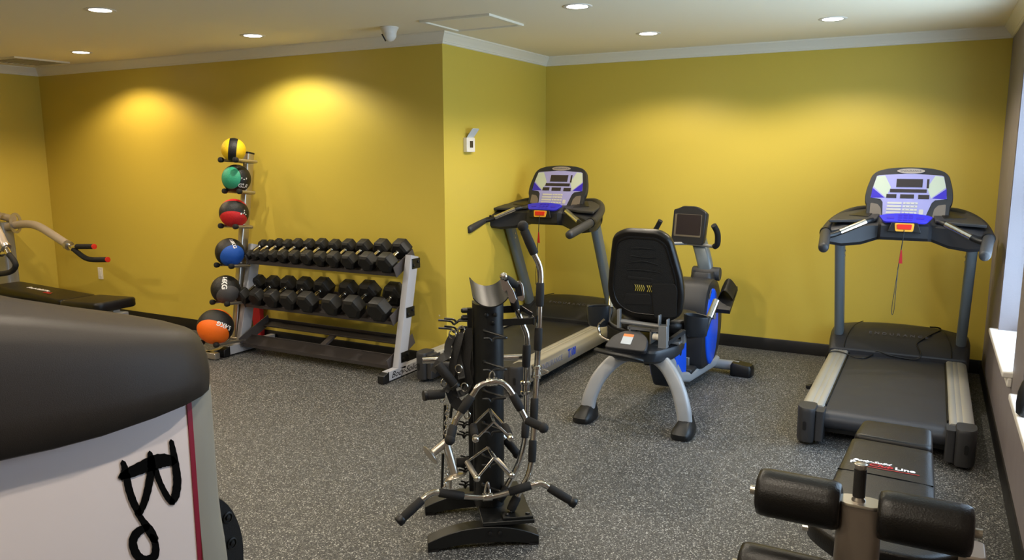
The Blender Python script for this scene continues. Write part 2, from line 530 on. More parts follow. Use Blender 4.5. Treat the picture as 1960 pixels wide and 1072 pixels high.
plate_on_ceiling('air_vent', -4.46, -2.36, -3.98, -1.86, 'white louvred air vent in the ceiling at the far left corner', 'air vent', 9)
# dome camera
t = thing('security_camera', 'white dome security camera hanging from the ceiling before the corner', 'camera', (-0.195, -2.03, H))
b = MB(); b.lathe([(0.001, 0), (0.062, 0), (0.064, -0.006), (0.060, -0.012), (0.050, -0.030), (0.046, -0.045), (0.001, -0.045)], n=32); b.build('mount_base', 'white', t, angle=50)
b = MB(); b.sphere((0, 0, -0.048), 0.047, 28, 18); b.build('camera_ball', 'white', t)
d = V((-0.80, -0.52, -0.5)).normalized()
b = MB(); b.lathe([(0.001, 0.034), (0.026, 0.034), (0.027, 0.048), (0.001, 0.048)], (0, 0, -0.048), d); b.build('lens_window', 'black', t)
# switch plates and thermostat
def wall_plate(name, p, n, w, h, label, cat, m='white'):
    """p on the wall, n out of it"""
    n = V(n); u = EZ.cross(n)
    X = frame((0, 0, 0), u, EZ)
    t = thing(name, label, cat, p)
    b = MB(); b.prism(rrect(w, h, 0.004), X, 0.006); b.build('cover_plate', m, t, bevel=0.0015)
    b = MB(); b.prism(rrect(w * 0.46, h * 0.56, 0.004), X @ Matrix.Translation((0, 0, 0.006)), 0.003); b.build('rocker', 'white', t, bevel=0.001)
    b = MB()
    for s_ in (-1, 1): b.prism(rrect(0.006, 0.006, 0.0025), X @ Matrix.Translation((0, s_ * h * 0.4, 0.006)), 0.001)
    b.build('screw', 'satin', t)
wall_plate('wall_outlet', (-4.07, YB, 0.436), (0, -1, 0), 0.072, 0.118, 'white outlet plate low on the yellow wall behind the flat bench', 'outlet')
wall_plate('wall_outlet', (-2.44, YB, 0.425), (0, -1, 0), 0.072, 0.118, 'white outlet plate half hidden behind the dark grey medicine ball', 'outlet')
t = thing('thermostat', 'square white thermostat with its cover flipped up on the return wall', 'thermostat', (0, -1.355, 1.66))
X = frame((0, 0, 0), EY, EZ)
b = MB(); b.prism(rrect(0.118, 0.108, 0.006), X, 0.032); b.build('housing', 'white', t, bevel=0.003)
b = MB(); b.prism(rrect(0.045, 0.05, 0.002), X @ Matrix.Translation((0.006, 0.004, 0.032)), 0.001); b.build('display', 'lcd', t)
b = MB()
X2 = frame((0.012, 0.01, 0.056), EY, V((0.62, 0.25, 0.78)))
b.prism(rrect(0.10, 0.085, 0.012, cy=0.042, cx=0.008), X2, 0.004); b.build('flip_cover', 'paper', t, bevel=0.001)
b = MB(); b.prism(rrect(0.055, 0.006, 0.002, cy=0.03, cx=0.0), X2 @ Matrix.Translation((0, 0, -0.0012)), 0.001); b.build('cover_slot', 'lcd', t)
# wall scuff
b = MB(); p = at(841, 604, y=YB); b.prism(rrect(0.014, 0.008, 0.003), frame(p + V((0, -0.0005, 0)), V((1, 0, -0.8)), EZ), -0.002)
tag(b.build('wall_chip', 'white'), 'tiny white chip in the yellow paint beside the rack end', 'paint chip')

# ------------------------------------------------------------------ treadmills
def treadmill(cx, label, rz=0.0, oy=0.0):
    t = thing('treadmill', label, 'treadmill', (cx, oy, 0), rz, 'treadmills')
    # rails
    for s_ in (-1, 1):
        b = MB()
        sec = [(0.305, 0.075), (0.305, 0.198), (0.314, 0.206), (0.338, 0.206), (0.3415, 0.2035), (0.345, 0.206), (0.366, 0.206), (0.3695, 0.2035), (0.373, 0.206), (0.396, 0.205), (0.418, 0.196), (0.424, 0.186), (0.4225, 0.16), (0.4245, 0.157), (0.4245, 0.105), (0.4225, 0.102), (0.42, 0.078), (0.412, 0.068)]
        b.loft([[V((s_ * x, y, z)) for x, z in sec] for y in (-1.98, -0.5)])
        b.build('side_rail', 'alu', t, angle=50)
    rr = frame((0.4252, -1.62, 0.134), EY, EZ)
    text('lettering', 'ENDURANCE', 0.058, rr @ Matrix.Translation((0.0, 0, 0)), 'grey_ink', t, space=1.15, sx=0.9)
    text('lettering', 'T100', 0.085, rr @ Matrix.Translation((0.335, 0.0, 0)), 'blue_ink', t, bold=0.003, sx=0.78, shear=0.1)
    for k in range(1):
        rl = frame((-0.4252, -1.2, 0.134), -EY, EZ)
    # running deck
    b = MB()
    prof = [(-0.40, 0.186), (-1.94, 0.186), (-1.98, 0.183), (-2.018, 0.168), (-2.035, 0.14), (-2.028, 0.108), (-2.0, 0.088), (-0.40, 0.088)]
    b.loft([[V((x, y, z)) for y, z in prof] for x in (-0.296, 0.296)])
    b.build('running_belt', 'belt', t, angle=60)
    b = MB(); b.span((-0.32, -1.95, 0.05), (0.32, -0.3, 0.12)); b.span((-0.305, -1.9, 0.12), (-0.297, -0.5, 0.196)); b.span((0.297, -1.9, 0.12), (0.305, -0.5, 0.196)); b.build('deck_frame', 'black', t)
    # rear end caps
    for s_ in (-1, 1):
        b = MB()
        P = roundpoly([(0.335, -2.10), (0.335, -1.95), (0.432, -1.95), (0.432, -2.05), (0.405, -2.10)], 0.03)
        X = Matrix.Identity(4)
        lo = []
        for z, k in ((0.02, 0.93), (0.035, 0.985), (0.19, 1.0), (0.205, 0.985), (0.212, 0.94)):
            lo.append([V((s_ * (0.384 + (x - 0.384) * k), -2.02 + (y + 2.02) * k, z)) for x, y in P])
        b.loft(lo)
        P2 = roundpoly([(0.292, -2.075), (0.292, -1.955), (0.336, -1.955), (0.336, -2.075)], 0.012)
        b.loft([[V((s_ * x, y, z)) for x, y in P2] for z in (0.03, 0.198)])
        c = b.build('end_cap', 'charcoal', t, angle=45)
        q = MB(); q.prism(rrect(0.018, 0.05, 0.008), frame((s_ * 0.385, -2.0995, 0.115), EX, EZ), 0.003)
        q.build('adjuster_slot', 'black', c)
    # motor hood
    def hood_sec(y, w, zt, zb=0.03, r=0.05, crown_=0.0):
        L = []
        L.append(V((-w, y, zb)))
        for k in range(6):
            a = PI - (PI / 2) * k / 5
            L.append(V((-w + r + math.cos(a) * r, y, zt - r * 0.75 - crown_ + math.sin(a) * r * 0.75)))
        for k in range(1, 8):
            x = -w + r + (2 * w - 2 * r) * k / 8
            L.append(V((x, y, zt - crown_ * (abs(x) / w) ** 2)))
        for k in range(6):
            a = (PI / 2) - (PI / 2) * k / 5
            L.append(V((w - r + math.cos(a) * r, y, zt - r * 0.75 - crown_ + math.sin(a) * r * 0.75)))
        L.append(V((w, y, zb)))
        return L
    b = MB()
    b.loft([hood_sec(-0.585, 0.43, 0.212, 0.05, 0.02), hood_sec(-0.57, 0.436, 0.225, 0.05, 0.03), hood_sec(-0.47, 0.444, 0.29, 0.04, 0.045, 0.008), hood_sec(-0.36, 0.447, 0.336, 0.03, 0.055, 0.015),
            hood_sec(-0.22, 0.445, 0.352, 0.03, 0.06, 0.025), hood_sec(-0.12, 0.43, 0.340, 0.03, 0.07, 0.03), hood_sec(-0.06, 0.40, 0.29, 0.03, 0.09, 0.03), hood_sec(-0.035, 0.37, 0.18, 0.04, 0.09, 0.02)])
    hd = b.build('motor_hood', 'dark', t, angle=50)
    b = MB()
    def curve_seam(s_):
        pts = []
        for k in range(13):
            u = k / 12.0
            y = -0.575 + 0.36 * u
            zt = 0.225 + (0.352 - 0.225) * math.sin(min(1, u * 1.05) * PI / 2)
            pts.append((s_ * (0.335 - 0.09 * u * u), y, zt + 0.002))
        return pts
    for s_ in (-1, 1):
        b = MB(); b.tube(curve_seam(s_), 0.003, 6); b.build('hood_seam', 'black', hd)
    Xh = frame((0, -0.423, 0.318), EX, V((0, 0.94, 0.34)))
    text('hood_lettering', 'E N D U R A N C E', 0.042, Xh @ Matrix.Translation((0, 0.0, 0.001)), 'dim_ink', hd, space=1.05, sx=1.05)
    # wheels at the front and a levelling foot at the back
    b = MB()
    for s_ in (-1, 1): b.lathe([(0.001, 0), (0.028, 0), (0.03, 0.004), (0.03, 0.026), (0.028, 0.03), (0.001, 0.03)], (s_ * 0.40 - 0.015, -0.12, 0.03), EX)
    b.build('transport_wheel', 'black', t)
    b = MB()
    for s_ in (-1, 1): b.lathe([(0.02, 0), (0.022, 0.01), (0.01, 0.014), (0.01, 0.05)], (s_ * 0.33, -1.88, 0), EZ)
    b.build('levelling_foot', 'black', t)
    # uprights
    for s_ in (-1, 1):
        b = MB()
        sec = rrect(0.062, 0.105, 0.026, 4)
        b.sweep([(s_ * 0.388, -0.40, 0.27), (s_ * 0.388, -0.455, 0.40), (s_ * 0.388, -0.78, 1.02)], sec, up=(0, 1, 0.5), fixed=True)
        u = b.build('upright', 'grey_post', t, angle=50)
        q = MB()
        for dz in (0.0, 0.035):
            q.lathe([(0.001, 0), (0.008, 0.0), (0.008, 0.005), (0.004, 0.007)], (s_ * 0.388 - s_ * 0.03, -0.735, 0.935 - dz), -EX * s_, 10)
        q.build('bolt', 'satin', u)
    # dash: lofted across the width
    st = [(-0.47, -1.03, -0.86, 1.085, 1.055), (-0.44, -1.03, -0.78, 1.10, 1.005), (-0.36, -0.99, -0.68, 1.12, 0.99), (-0.25, -0.93, -0.62, 1.135, 1.0), (-0.155, -0.91, -0.60, 1.14, 1.035), (-0.135, -0.95, -0.60, 1.145, 1.04)]
    st = st + [(-a[0],) + a[1:] for a in reversed(st)]
    lo = []
    for x, yr, yf, zt, zb in st:
        lo.append([V((x, yr + 0.02, zb)), V((x, yr - 0.002, zb + 0.02)), V((x, yr, zt - 0.012)), V((x, yr + 0.015, zt)), V((x, (yr + yf) / 2, zt + 0.035)), V((x, yf, zt + 0.045)), V((x, yf + 0.02, zt)), V((x, yf, zb + 0.05)), V((x, (yr + yf) / 2, zb))])
    b = MB(); b.loft(lo)
    b.build('dash', 'dark', t, angle=40, bevel=0.004)
    # side arms curving back from the mast to the hand grips
    for s_ in (-1, 1):
        P = smoothpath([(s_ * 0.16, -0.50, 1.20), (s_ * 0.27, -0.53, 1.205), (s_ * 0.36, -0.63, 1.185), (s_ * 0.425, -0.78, 1.145), (s_ * 0.452, -0.93, 1.105), (s_ * 0.456, -1.03, 1.08)], 5)
        b = MB(); b.tube(P, 0.034, 14, ry=0.028)
        a = b.build('side_arm', 'dark', t, angle=60)
        b = MB()
        b.prism([(s_ * x, y) for x, y in ((0.15, -0.56), (0.27, -0.55), (0.36, -0.65), (0.42, -0.79), (0.445, -0.97), (0.30, -0.94), (0.17, -0.88))], Matrix.Translation((0, 0, 1.15)) @ Matrix.Shear('XY', 4, (0, 0)), 0.018)
        b.v = [V((p.x, p.y, p.z + (p.y + 0.9) * 0.13)) for p in b.v]
        b.build('side_tray', 'charcoal', t, bevel=0.004)
        b = MB()
        b.prism([(s_ * x, y) for x, y in ((0.19, -0.60), (0.25, -0.62), (0.34, -0.80), (0.22, -0.84))], Matrix.Translation((0, 0, 1.1695)), 0.002)
        b.v = [V((p.x, p.y, p.z + (p.y + 0.9) * 0.13)) for p in b.v]
        b.build('tray_recess', 'black', t)
        b = MB()
        e0, e1 = V((s_ * 0.456, -1.02, 1.083)), V((s_ * 0.425, -1.37, 1.012))
        P = [e0 + (e1 - e0) * k for k in (0, 0.1, 0.5, 0.9, 0.97, 1.0)]
        b.tube(P, [0.031, 0.032, 0.032, 0.032, 0.029, 0.022], 16)
        b.build('hand_grip', 'charcoal', t, angle=60)
        b = MB(); b.tube([e0 + (e1 - e0) * -0.02, e0 + (e1 - e0) * 0.05], 0.037, 18); b.build('grip_collar', 'black', t)
        # pulse sensor bar
        g0, g1 = V((s_ * 0.225, -0.975, 1.155)), V((s_ * 0.365, -1.055, 1.088))
        b = MB(); b.tube(smoothpath([V((s_ * 0.19, -0.93, 1.165)), g0, g1, V((s_ * 0.41, -1.085, 1.07)), V((s_ * 0.455, -1.12, 1.062))], 4), 0.017, 12); sb = b.build('pulse_bar', 'black', t, angle=60)
        b = MB(); b.tube([g0, g1], 0.0195, 16); b.build('pulse_sensor', 'chrome', sb, label='chrome pulse sensor sleeve')
    # console
    tilt = V((0, 0.145, 0.33)).normalized()
    XP = frame((0, -0.735, 1.165), EX, tilt)      # x across, y up the face, z towards the runner
    sx = 0.000584
    fu = lambda x: (x - 945) * sx
    fv = lambda y: (575 - y) * 0.00075
    P = [(525, 590), (522, 455), (503, 425), (498, 370), (510, 290), (550, 170), (600, 128), (700, 103), (820, 92), (945, 88)]
    P = P + [(1890 - x, y) for x, y in reversed(P[:-1])]
    out = roundpoly([(fu(x), fv(y)) for x, y in P], 0.02, 3)
    cx_, cy_ = 0.0, 0.2
    def sc(k, z): return [V((cx_ + (x - cx_) * k, cy_ + (y - cy_) * k, z)) for x, y in out]
    b = MB(); b.loft([sc(0.80, -0.085), sc(0.90, -0.075), sc(0.985, -0.045), sc(1.0, -0.03), sc(1.0, -0.008), sc(0.985, 0.0)], X=XP)
    con = b.build('console_housing', 'dark', t, angle=40)
    for s_ in (-1, 1):
        b = MB(); q = [(565, 435), (640, 445), (675, 480), (690, 550), (690, 570), (565, 575)]
        b.prism(roundpoly([(s_ * fu(x), fv(y)) for x, y in q], 0.008), XP, 0.002); b.build('speaker_cheek', 'taupe', con)
        b = MB(); q = [(640, 445), (690, 410), (700, 560), (690, 570), (675, 480)]
    face = [(560, 385), (575, 285), (605, 178), (630, 170), (945, 152)]
    face = face + [(1890 - x, y) for x, y in reversed(face[:-1])] + [(1215, 400), (1185, 425), (1130, 560), (1120, 575), (770, 575), (700, 560), (690, 425), (665, 398)]
    b = MB(); b.prism([(fu(x), fv(y)) for x, y in face], XP @ Matrix.Translation((0, 0, 0.0005)), 0.002); b.build('face_panel', 'lilac', con)
    Z = lambda k: XP @ Matrix.Translation((0, 0, 0.0025 + 0.0004 * k))
    for s_ in (0, 1):
        m_ = (lambda x: x) if s_ == 0 else (lambda x: 1890 - x)
        b = MB(); b.prism([(fu(m_(x)), fv(y)) for x, y in ((578, 280), (606, 182), (690, 172), (762, 285), (716, 382))], Z(0), 0.0004); b.build('green_panel', 'mint', con)
        b = MB(); b.prism([(fu(m_(x)), fv(y)) for x, y in ((570, 292), (704, 384), (562, 388))], Z(1), 0.0004); b.build('violet_panel', 'violet', con)
    b = MB(); b.prism([(fu(x), fv(y)) for x, y in ((815, 205), (1080, 205), (1080, 282), (815, 282))], Z(1), 0.002); b.build('screen', 'lcd', con)
    for q in ((1122, 205, 1145, 290), (755, 301, 1127, 333), (722, 350, 826, 386), (864, 350, 1004, 388), (1046, 352, 1156, 391)):
        b = MB(); b.prism([(fu(q[0]), fv(q[1])), (fu(q[2]), fv(q[1])), (fu(q[2]), fv(q[3])), (fu(q[0]), fv(q[3]))], Z(1), 0.0015); b.build('readout', 'lcd', con)
    for r_ in range(4):
        y0 = 424 + 30 * r_
        for c_ in range(2):
            x0 = (739, 900)[c_] - 2 * r_
            b = MB(); b.prism(rrect(148 * sx, 19 * 0.00075, 0.004, cx=fu(x0 + 74), cy=fv(y0 + 9)), Z(1), 0.002); b.build('key', 'key', con)
            if c_ == 1:
                g = MB()
                for k in (-0.5, 0.0, 0.5): g.prism(rrect(0.006, 0.006, 0.002, cx=fu(x0 + 74 + k * 90), cy=fv(y0 + 9)), Z(7), 0.0003)
                g.build('key_print', 'grey_ink', con)
    b = MB(); b.prism(rrect(44 * sx, 46 * 0.00075, 0.006, cx=fu(1087), cy=fv(511)), Z(1), 0.002); b.build('key', 'key', con)
    b = MB(); b.prism([(math.cos(a * PI / 16) * 0.083, math.sin(a * PI / 16) * 0.018) for a in range(32)], XP @ Matrix.Translation((fu(952), fv(130), 0.0)), 0.006); b.build('badge', 'badge', con, bevel=0.001)
    text('badge_lettering', 'ENDURANCE', 0.019, XP @ Matrix.Translation((fu(952), fv(130), 0.0065)), 'dim_ink', con, sx=1.1)
    # control pad, stop key
    XK = frame((0, -0.955, 1.142), EX, V((0, 0.10, 0.062)))
    b = MB()
    P = [(-0.152, 0.075), (-0.13, 0.088), (-0.06, 0.104), (0, 0.108), (0.06, 0.104), (0.13, 0.088), (0.152, 0.075), (0.125, 0.022), (0.11, 0.012), (-0.11, 0.012), (-0.125, 0.022)]
    b.prism(P, XK, 0.014); pad = b.build('control_pad', 'purple', t, bevel=0.002)
    b = MB()
    for u, v in ((-0.085, 0.055), (0.085, 0.055)):
        b.prism(rrect(0.045, 0.022, 0.008, cx=u, cy=v), XK @ Matrix.Translation((0, 0, 0.014)), 0.002)
    for k in (-1, 0, 1):
        for v in (0.035, 0.06, 0.083): b.prism(rrect(0.024, 0.014, 0.004, cx=k * 0.03, cy=v), XK @ Matrix.Translation((0, 0, 0.014)), 0.002)
    b.build('pad_button', 'violet', pad)
    XS = frame((0, -0.956, 1.122), EX, V((0, 0.25, 0.97)))
    b = MB(); b.prism([(-0.095, -0.03), (0.095, -0.03), (0.075, 0.03), (-0.075, 0.03)], XS, 0.02); b.build('key_surround', 'black', t, bevel=0.003)
    b = MB(); b.prism(roundpoly([(-0.05, -0.026), (0.05, -0.026), (0.056, 0.026), (-0.056, 0.026)], 0.01), XS @ Matrix.Translation((0, 0, 0.02)), 0.006); kf = b.build('key_frame', 'amber', t)
    b = MB(); b.prism(roundpoly([(-0.040, -0.014), (0.040, -0.014), (0.043, 0.018), (-0.043, 0.018)], 0.007), XS @ Matrix.Translation((0, 0, 0.026)), 0.006); b.build('stop_key', 'red', t, bevel=0.002)
    b = MB()
    b.tube(smoothpath([(0.0, -0.985, 1.112), (-0.003, -0.992, 1.05), (-0.012, -0.985, 0.94), (-0.018, -0.985, 0.86)], 5), 0.003, 6)
    b.tube(smoothpath([(-0.018, -0.985, 0.86), (-0.028, -0.985, 0.72), (-0.036, -0.985, 0.60), (-0.03, -0.985, 0.565), (-0.022, -0.985, 0.60), (-0.02, -0.985, 0.72), (-0.018, -0.985, 0.86)], 4), 0.0022, 6)
    cord = b.build('safety_cord', 'black', t)
    b = MB(); b.loft([[V((-0.006 + a * k * 0.004, -0.99 + c * 0.003, z)) for a, c in ((-1, -1), (1, -1), (1, 1), (-1, 1))] for z, k in ((0.985, 0.8), (0.95, 1.6), (0.90, 2.6))])
    b.build('cord_clip', 'red_ink', cord)
    return t
treadmill(2.985, 'treadmill standing under the window wall with a power lead across its belt')
treadmill(0.44, 'treadmill tucked in the wall corner beside the dumbbell rack, white rail printed T100', rz=-0.012)

# lead lying across the right treadmill
b = MB()
P = [(1780, 626, 0.37), (1795, 627, 0.365), (1800, 633, 0.36), (1782, 642, 0.352), (1768, 650, 0.33), (1755, 659, 0.30), (1758, 668, 0.262), (1763, 680, 0.215), (1756, 687, 0.195), (1735, 686, 0.195), (1700, 679, 0.192), (1680, 673, 0.192), (1670, 679, 0.192), (1655, 687, 0.192), (1635, 685, 0.192), (1615, 677, 0.212), (1600, 674, 0.214), (1588, 676, 0.214), (1581, 684, 0.15)]
bpy.context.view_layer.update()
dg = bpy.context.evaluated_depsgraph_get()
pts = []
for u, v, z in P[:-1]:
    hit, loc, nor, _, _, _ = S.ray_cast(dg, CP, ray(u, v).normalized())
    pts.append(loc + nor * 0.006 if hit and loc.y < -0.02 else at(u, v, z=z))
pts.append(at(*P[-1][:2], z=P[-1][2]))
pts += [V((2.545, -0.62, 0.03)), V((2.50, -0.72, 0.008)), V((2.49, -0.90, 0.010))]
b.tube(smoothpath(pts, 4), 0.0045, 8)
t = thing('power_cord', 'thin black power lead draped over the belt and hood of the window treadmill', 'power cord', (2.474, -0.95, 0))
b.build('cable', 'black', t, world=True)
b = MB(); b.tube([(2.50, -0.885, 0.013), (2.482, -0.94, 0.013)], 0.011, 10); b.box((2.474, -0.965, 0.013), (0.03, 0.03, 0.022)); b.build('plug', 'black', t, world=True, bevel=0.003)

# ------------------------------------------------------------------ dumbbell rack
RX0, RX1 = -1.70, -0.225     # inner faces of the end frames
t = thing('dumbbell_rack', 'three tier dumbbell rack with pale grey end frames along the yellow wall', 'rack', (-0.96, -1.98, 0))
SH = [(-1.99, 0.745, -1.76, 0.848, 'top'), (-2.045, 0.400, -1.815, 0.503, 'middle'), (-2.10, 0.085, -1.79, 0.215, 'bottom')]
for s_, xo in ((-1, -1.75), (1, -0.175)):
    b = MB()
    b.bar((xo, -2.215, 0.045), (xo, -1.70, 0.045), 0.052, 0.07)
    foot = b.build('foot_bar', 'white_post', t, world=True, bevel=0.004)
    b = MB()
    for a, c in (((xo, -2.20, 0.045), (xo, -2.262, 0.045)), ((xo, -1.715, 0.045), (xo, -1.70, 0.045))):
        b.box(((a[0] + c[0]) / 2, (a[1] + c[1]) / 2, 0.042), (0.058, abs(a[1] - c[1]) + 0.004, 0.08))
    b.v = [V((p.x, p.y, p.z if p.y > -2.25 or p.z < 0.05 else p.z - 0.02)) for p in b.v]
    b.build('foot_cap', 'black', t, world=True, bevel=0.006)
    b = MB()
    b.sweep([(xo, -2.045, 0.07), (xo, -1.855, 0.862)], rrect(0.052, 0.098, 0.006, 2), up=(0, 1, 0.2), fixed=True)
    b.build('end_post', 'white_post', t, world=True, angle=30)
    b = MB()
    for y0, z0, y1, z1, n_ in SH:
        yc = -2.045 + 0.19 * ((z0 + 0.06) - 0.07) / 0.792
        b = MB(); b.box((xo + s_ * 0.028, yc + 0.02, z0 + 0.062), (0.006, 0.10, 0.075), None); b.build('bracket', 'steel_black', t, world=True, bevel=0.003)
    for y0, z0, y1, z1, n_ in SH:
        yc = -2.045 + 0.19 * ((z0 + 0.06) - 0.07) / 0.792
        for dy in (-0.01, 0.045):
            b = MB(); b.lathe([(0.001, 0), (0.012, 0), (0.012, 0.007), (0.006, 0.009)], (xo + s_ * 0.031, yc + dy, z0 + 0.055 + dy * 0.4), EX * s_, 12); b.build('bolt', 'black', t, world=True)
XL_ = frame((-0.149, -2.0, 0.047), EY, EZ)
foot_x = -0.175 + 0.0262
text('lettering', 'Body-Solid', 0.062, frame((foot_x, -2.02, 0.045), EY, EZ), 'ink', t, world=True, shear=0.45, sx=1.15)
for y0, z0, y1, z1, n_ in SH:
    dy, dz = y1 - y0, z1 - z0
    L = math.hypot(dy, dz); u = V((0, dy / L, dz / L)); nn = V((0, -u.z, u.y))
    o = V((0, y0, z0))
    sh = MB()
    lipf = 0.045 if n_ != 'bottom' else 0.05
    # two angle irons, lipped at front and back
    wf = 0.10 if n_ != 'bottom' else 0.12
    def rail(a, bb, lip_at, lip_h):
        for p, q in ((a, bb),):
            c0 = o + u * p; c1 = o + u * q
            sh.add([V((x, c.y, c.z)) + nn * k for x in (RX0, RX1) for c in (c0, c1) for k in (0, 0.004)], [(0, 1, 3, 2), (4, 6, 7, 5), (0, 4, 5, 1), (2, 3, 7, 6), (0, 2, 6, 4), (1, 5, 7, 3)])
        c = o + u * lip_at
        sh.add([V((x, 0, 0)) + V((0, c.y, c.z)) + u * k + nn * h_ for x in (RX0, RX1) for k in (0, 0.004) for h_ in (-0.002 if lip_h > 0 else 0.004, lip_h)], [(0, 1, 3, 2), (4, 6, 7, 5), (0, 4, 5, 1), (2, 3, 7, 6), (0, 2, 6, 4), (1, 5, 7, 3)])
    rail(0.0, wf, 0.0, -0.028)
    rail(0.0, wf, wf - 0.004, 0.012)
    wb = wf * (0.9 if n_ != 'bottom' else 0.68)
    rail(L - wb, L, L - 0.004, 0.03)
    rail(L - wb, L, L - wb, 0.012)
    r = sh.build('shelf_rail', 'tray', t, world=True, bevel=0.001)
    for x in (RX0, RX1):
        e = MB(); c0 = o + u * -0.008 + nn * -0.03; c1 = o + u * (L + 0.004) + nn * -0.03
        e.add([V((x + k, c.y, c.z)) + nn * h_ for k in (-0.003, 0.003) for c in (c0, c1) for h_ in (0, 0.085)], [(0, 1, 3, 2), (4, 6, 7, 5), (0, 4, 5, 1), (2, 3, 7, 6), (0, 2, 6, 4), (1, 5, 7, 3)])
        e.build('shelf_end_plate', 'tray', t, world=True, bevel=0.001)
    e = MB(); c = o + u * (L / 2)
    e.bar(V((-0.96, (o + u * (wf * 0.5)).y, (o + u * (wf * 0.5)).z)) - nn * 0.014, V((-0.96, (o + u * (L - wf * 0.5)).y, (o + u * (L - wf * 0.5)).z)) - nn * 0.014, 0.05, 0.02)
    e.build('shelf_tie', 'tray', t, world=True)

def dumbbell(p, u, R, Lh, gap, label, yaw=0.0):
    """hex dumbbell lying along u (front to back); R across-corner radius, Lh head length, gap handle length"""
    nn = V((0, -u.z, u.y)); x = EX
    if yaw:
        q = Matrix.Rotation(yaw, 3, nn); u2 = q @ u; x2 = q @ EX
    else: u2, x2 = u, x
    Xd = Matrix(((x2.x, u2.x, nn.x, 0), (x2.y, u2.y, nn.y, 0), (x2.z, u2.z, nn.z, 0), (0, 0, 0, 1)))
    t = thing('dumbbell', label, 'dumbbell', p, 0, 'hex dumbbells on the rack')
    for s_ in (-1, 1):
        lo = []
        c = s_ * (gap / 2 + Lh / 2)
        for k, (dy, sc_) in enumerate(((-Lh / 2, 0.72), (-Lh / 2 + 0.012, 0.97), (-Lh / 2 + 0.018, 1.0), (Lh / 2 - 0.018, 1.0), (Lh / 2 - 0.012, 0.97), (Lh / 2, 0.72))):
            lo.append([V((math.cos(PI / 3 * q) * R * sc_, c + dy, math.sin(PI / 3 * q) * R * sc_)) for q in range(6)])
        b = MB(); b.loft(lo, X=Xd); b.build('hex_head', 'hex', t, bevel=0.003, angle=25)
    b = MB()
    g = gap / 2 + 0.006
    b.lathe([(0.0155, -g), (0.0155, -g * 0.82), (0.0125, -g * 0.8), (0.0125, -g * 0.72), (0.0155, -g * 0.7), (0.0135, -g * 0.62), (0.0165, 0), (0.0135, g * 0.62), (0.0155, g * 0.7), (0.0125, g * 0.72), (0.0125, g * 0.8), (0.0155, g * 0.82), (0.0155, g)], (0, 0, 0), EY, 14)
    b.v = [Xd @ q for q in b.v]
    b.build('handle', 'chrome', t, angle=50)
ORD = ['first', 'second', 'third', 'fourth', 'fifth', 'sixth', 'seventh', 'eighth', 'ninth', 'tenth', 'eleventh', 'twelfth']
top_px = [477.7, 492, 508.7, 526.4, 545.7, 568, 592.7, 617.8, 644.3, 673.7, 709, 745]
top_R = [0.036, 0.038, 0.046, 0.046, 0.052, 0.054, 0.059, 0.059, 0.064, 0.067, 0.073, 0.077]
for i, (u_, R) in enumerate(zip(top_px, top_R)):
    y0, z0, y1, z1, _ = SH[0]
    dy, dz = y1 - y0, z1 - z0; L = math.hypot(dy, dz); u = V((0, dy / L, dz / L)); nn = V((0, -u.z, u.y))
    x = at(u_, 482 + 1.3 * i, y=-1.95).x + 0.012
    c = V((0, y0, z0)) + u * (L * 0.5) + nn * (R * 0.866 + 0.005); c.x = x
    n = 11 - i
    lb = 'black hex dumbbell on the top shelf, ' + ('the largest, at its right end' if n == 0 else ('the smallest, at its left end' if n == 11 else ORD[n] + ' from its right end'))
    dumbbell(c, u, R, 0.070 + 0.75 * (R - 0.034), 0.095, lb)
bot_px = [466.8, 495.3, 525.5, 557.4, 592.7, 640, 680.5, 729]
bot_R = [0.068, 0.070, 0.076, 0.079, 0.085, 0.084, 0.090, 0.092]
for i, (u_, R) in enumerate(zip(bot_px, bot_R)):
    y0, z0, y1, z1, _ = SH[1]
    dy, dz = y1 - y0, z1 - z0; L = math.hypot(dy, dz); u = V((0, dy / L, dz / L)); nn = V((0, -u.z, u.y))
    x = at(u_, 561 + 3.2 * i, y=-2.02).x + 0.015
    c = V((0, y0, z0)) + u * (L * 0.5) + nn * (R * 0.866 + 0.005); c.x = x
    n = 7 - i
    lb = 'heavy hex dumbbell on the middle shelf, ' + ('beside the right end post' if n == 0 else ('at its left end behind the grey ball' if n == 7 else ORD[n] + ' from its right end'))
    dumbbell(c, u, R, 0.094 + 0.6 * (R - 0.064), 0.10, lb, yaw=(0, 0, 0, 0, 0.0, -0.04, 0.02, 0.0)[i])
# things under and behind the rack
b = MB()
b.box((-1.93, -1.725, 0.19), (0.15, 0.045, 0.38)); t = thing('printed_box', 'tall red box with white print behind the left end of the dumbbell rack', 'box', (-1.90, -1.725, 0))
b.build('carton', 'red_ink', t, world=True, bevel=0.002)
text('lettering', 'IIII', 0.09, frame((-1.93, -1.7485, 0.10), EX, EZ), 'white_ink', t, world=True)
for px_, lab in (((487, 656, 514, 646, 0.004), 'folded white sheet on the floor under the left of the rack'), ((520, 657, 545, 650, 0.004), 'second white sheet on the floor under the rack, with a dark edge')):
    c = at((px_[0] + px_[2]) / 2, (px_[1] + px_[3]) / 2 , z=0.02)
    b = MB()
    lo = []
    w_, h_ = (0.10, 0.09) if px_[0] < 500 else (0.085, 0.12)
    vs = [(-w_, -h_, 0), (w_, -h_, 0.0), (w_ * 0.9, h_, 0.0), (-w_ * 0.8, h_, 0.0)]
    b.prism([(v[0], v[1]) for v in vs], Matrix.Translation((c.x, c.y - 0.02, 0.001)), 0.022)
    tag(b.build('folded_paper', 'paper', None, bevel=0.002), lab, 'paper')

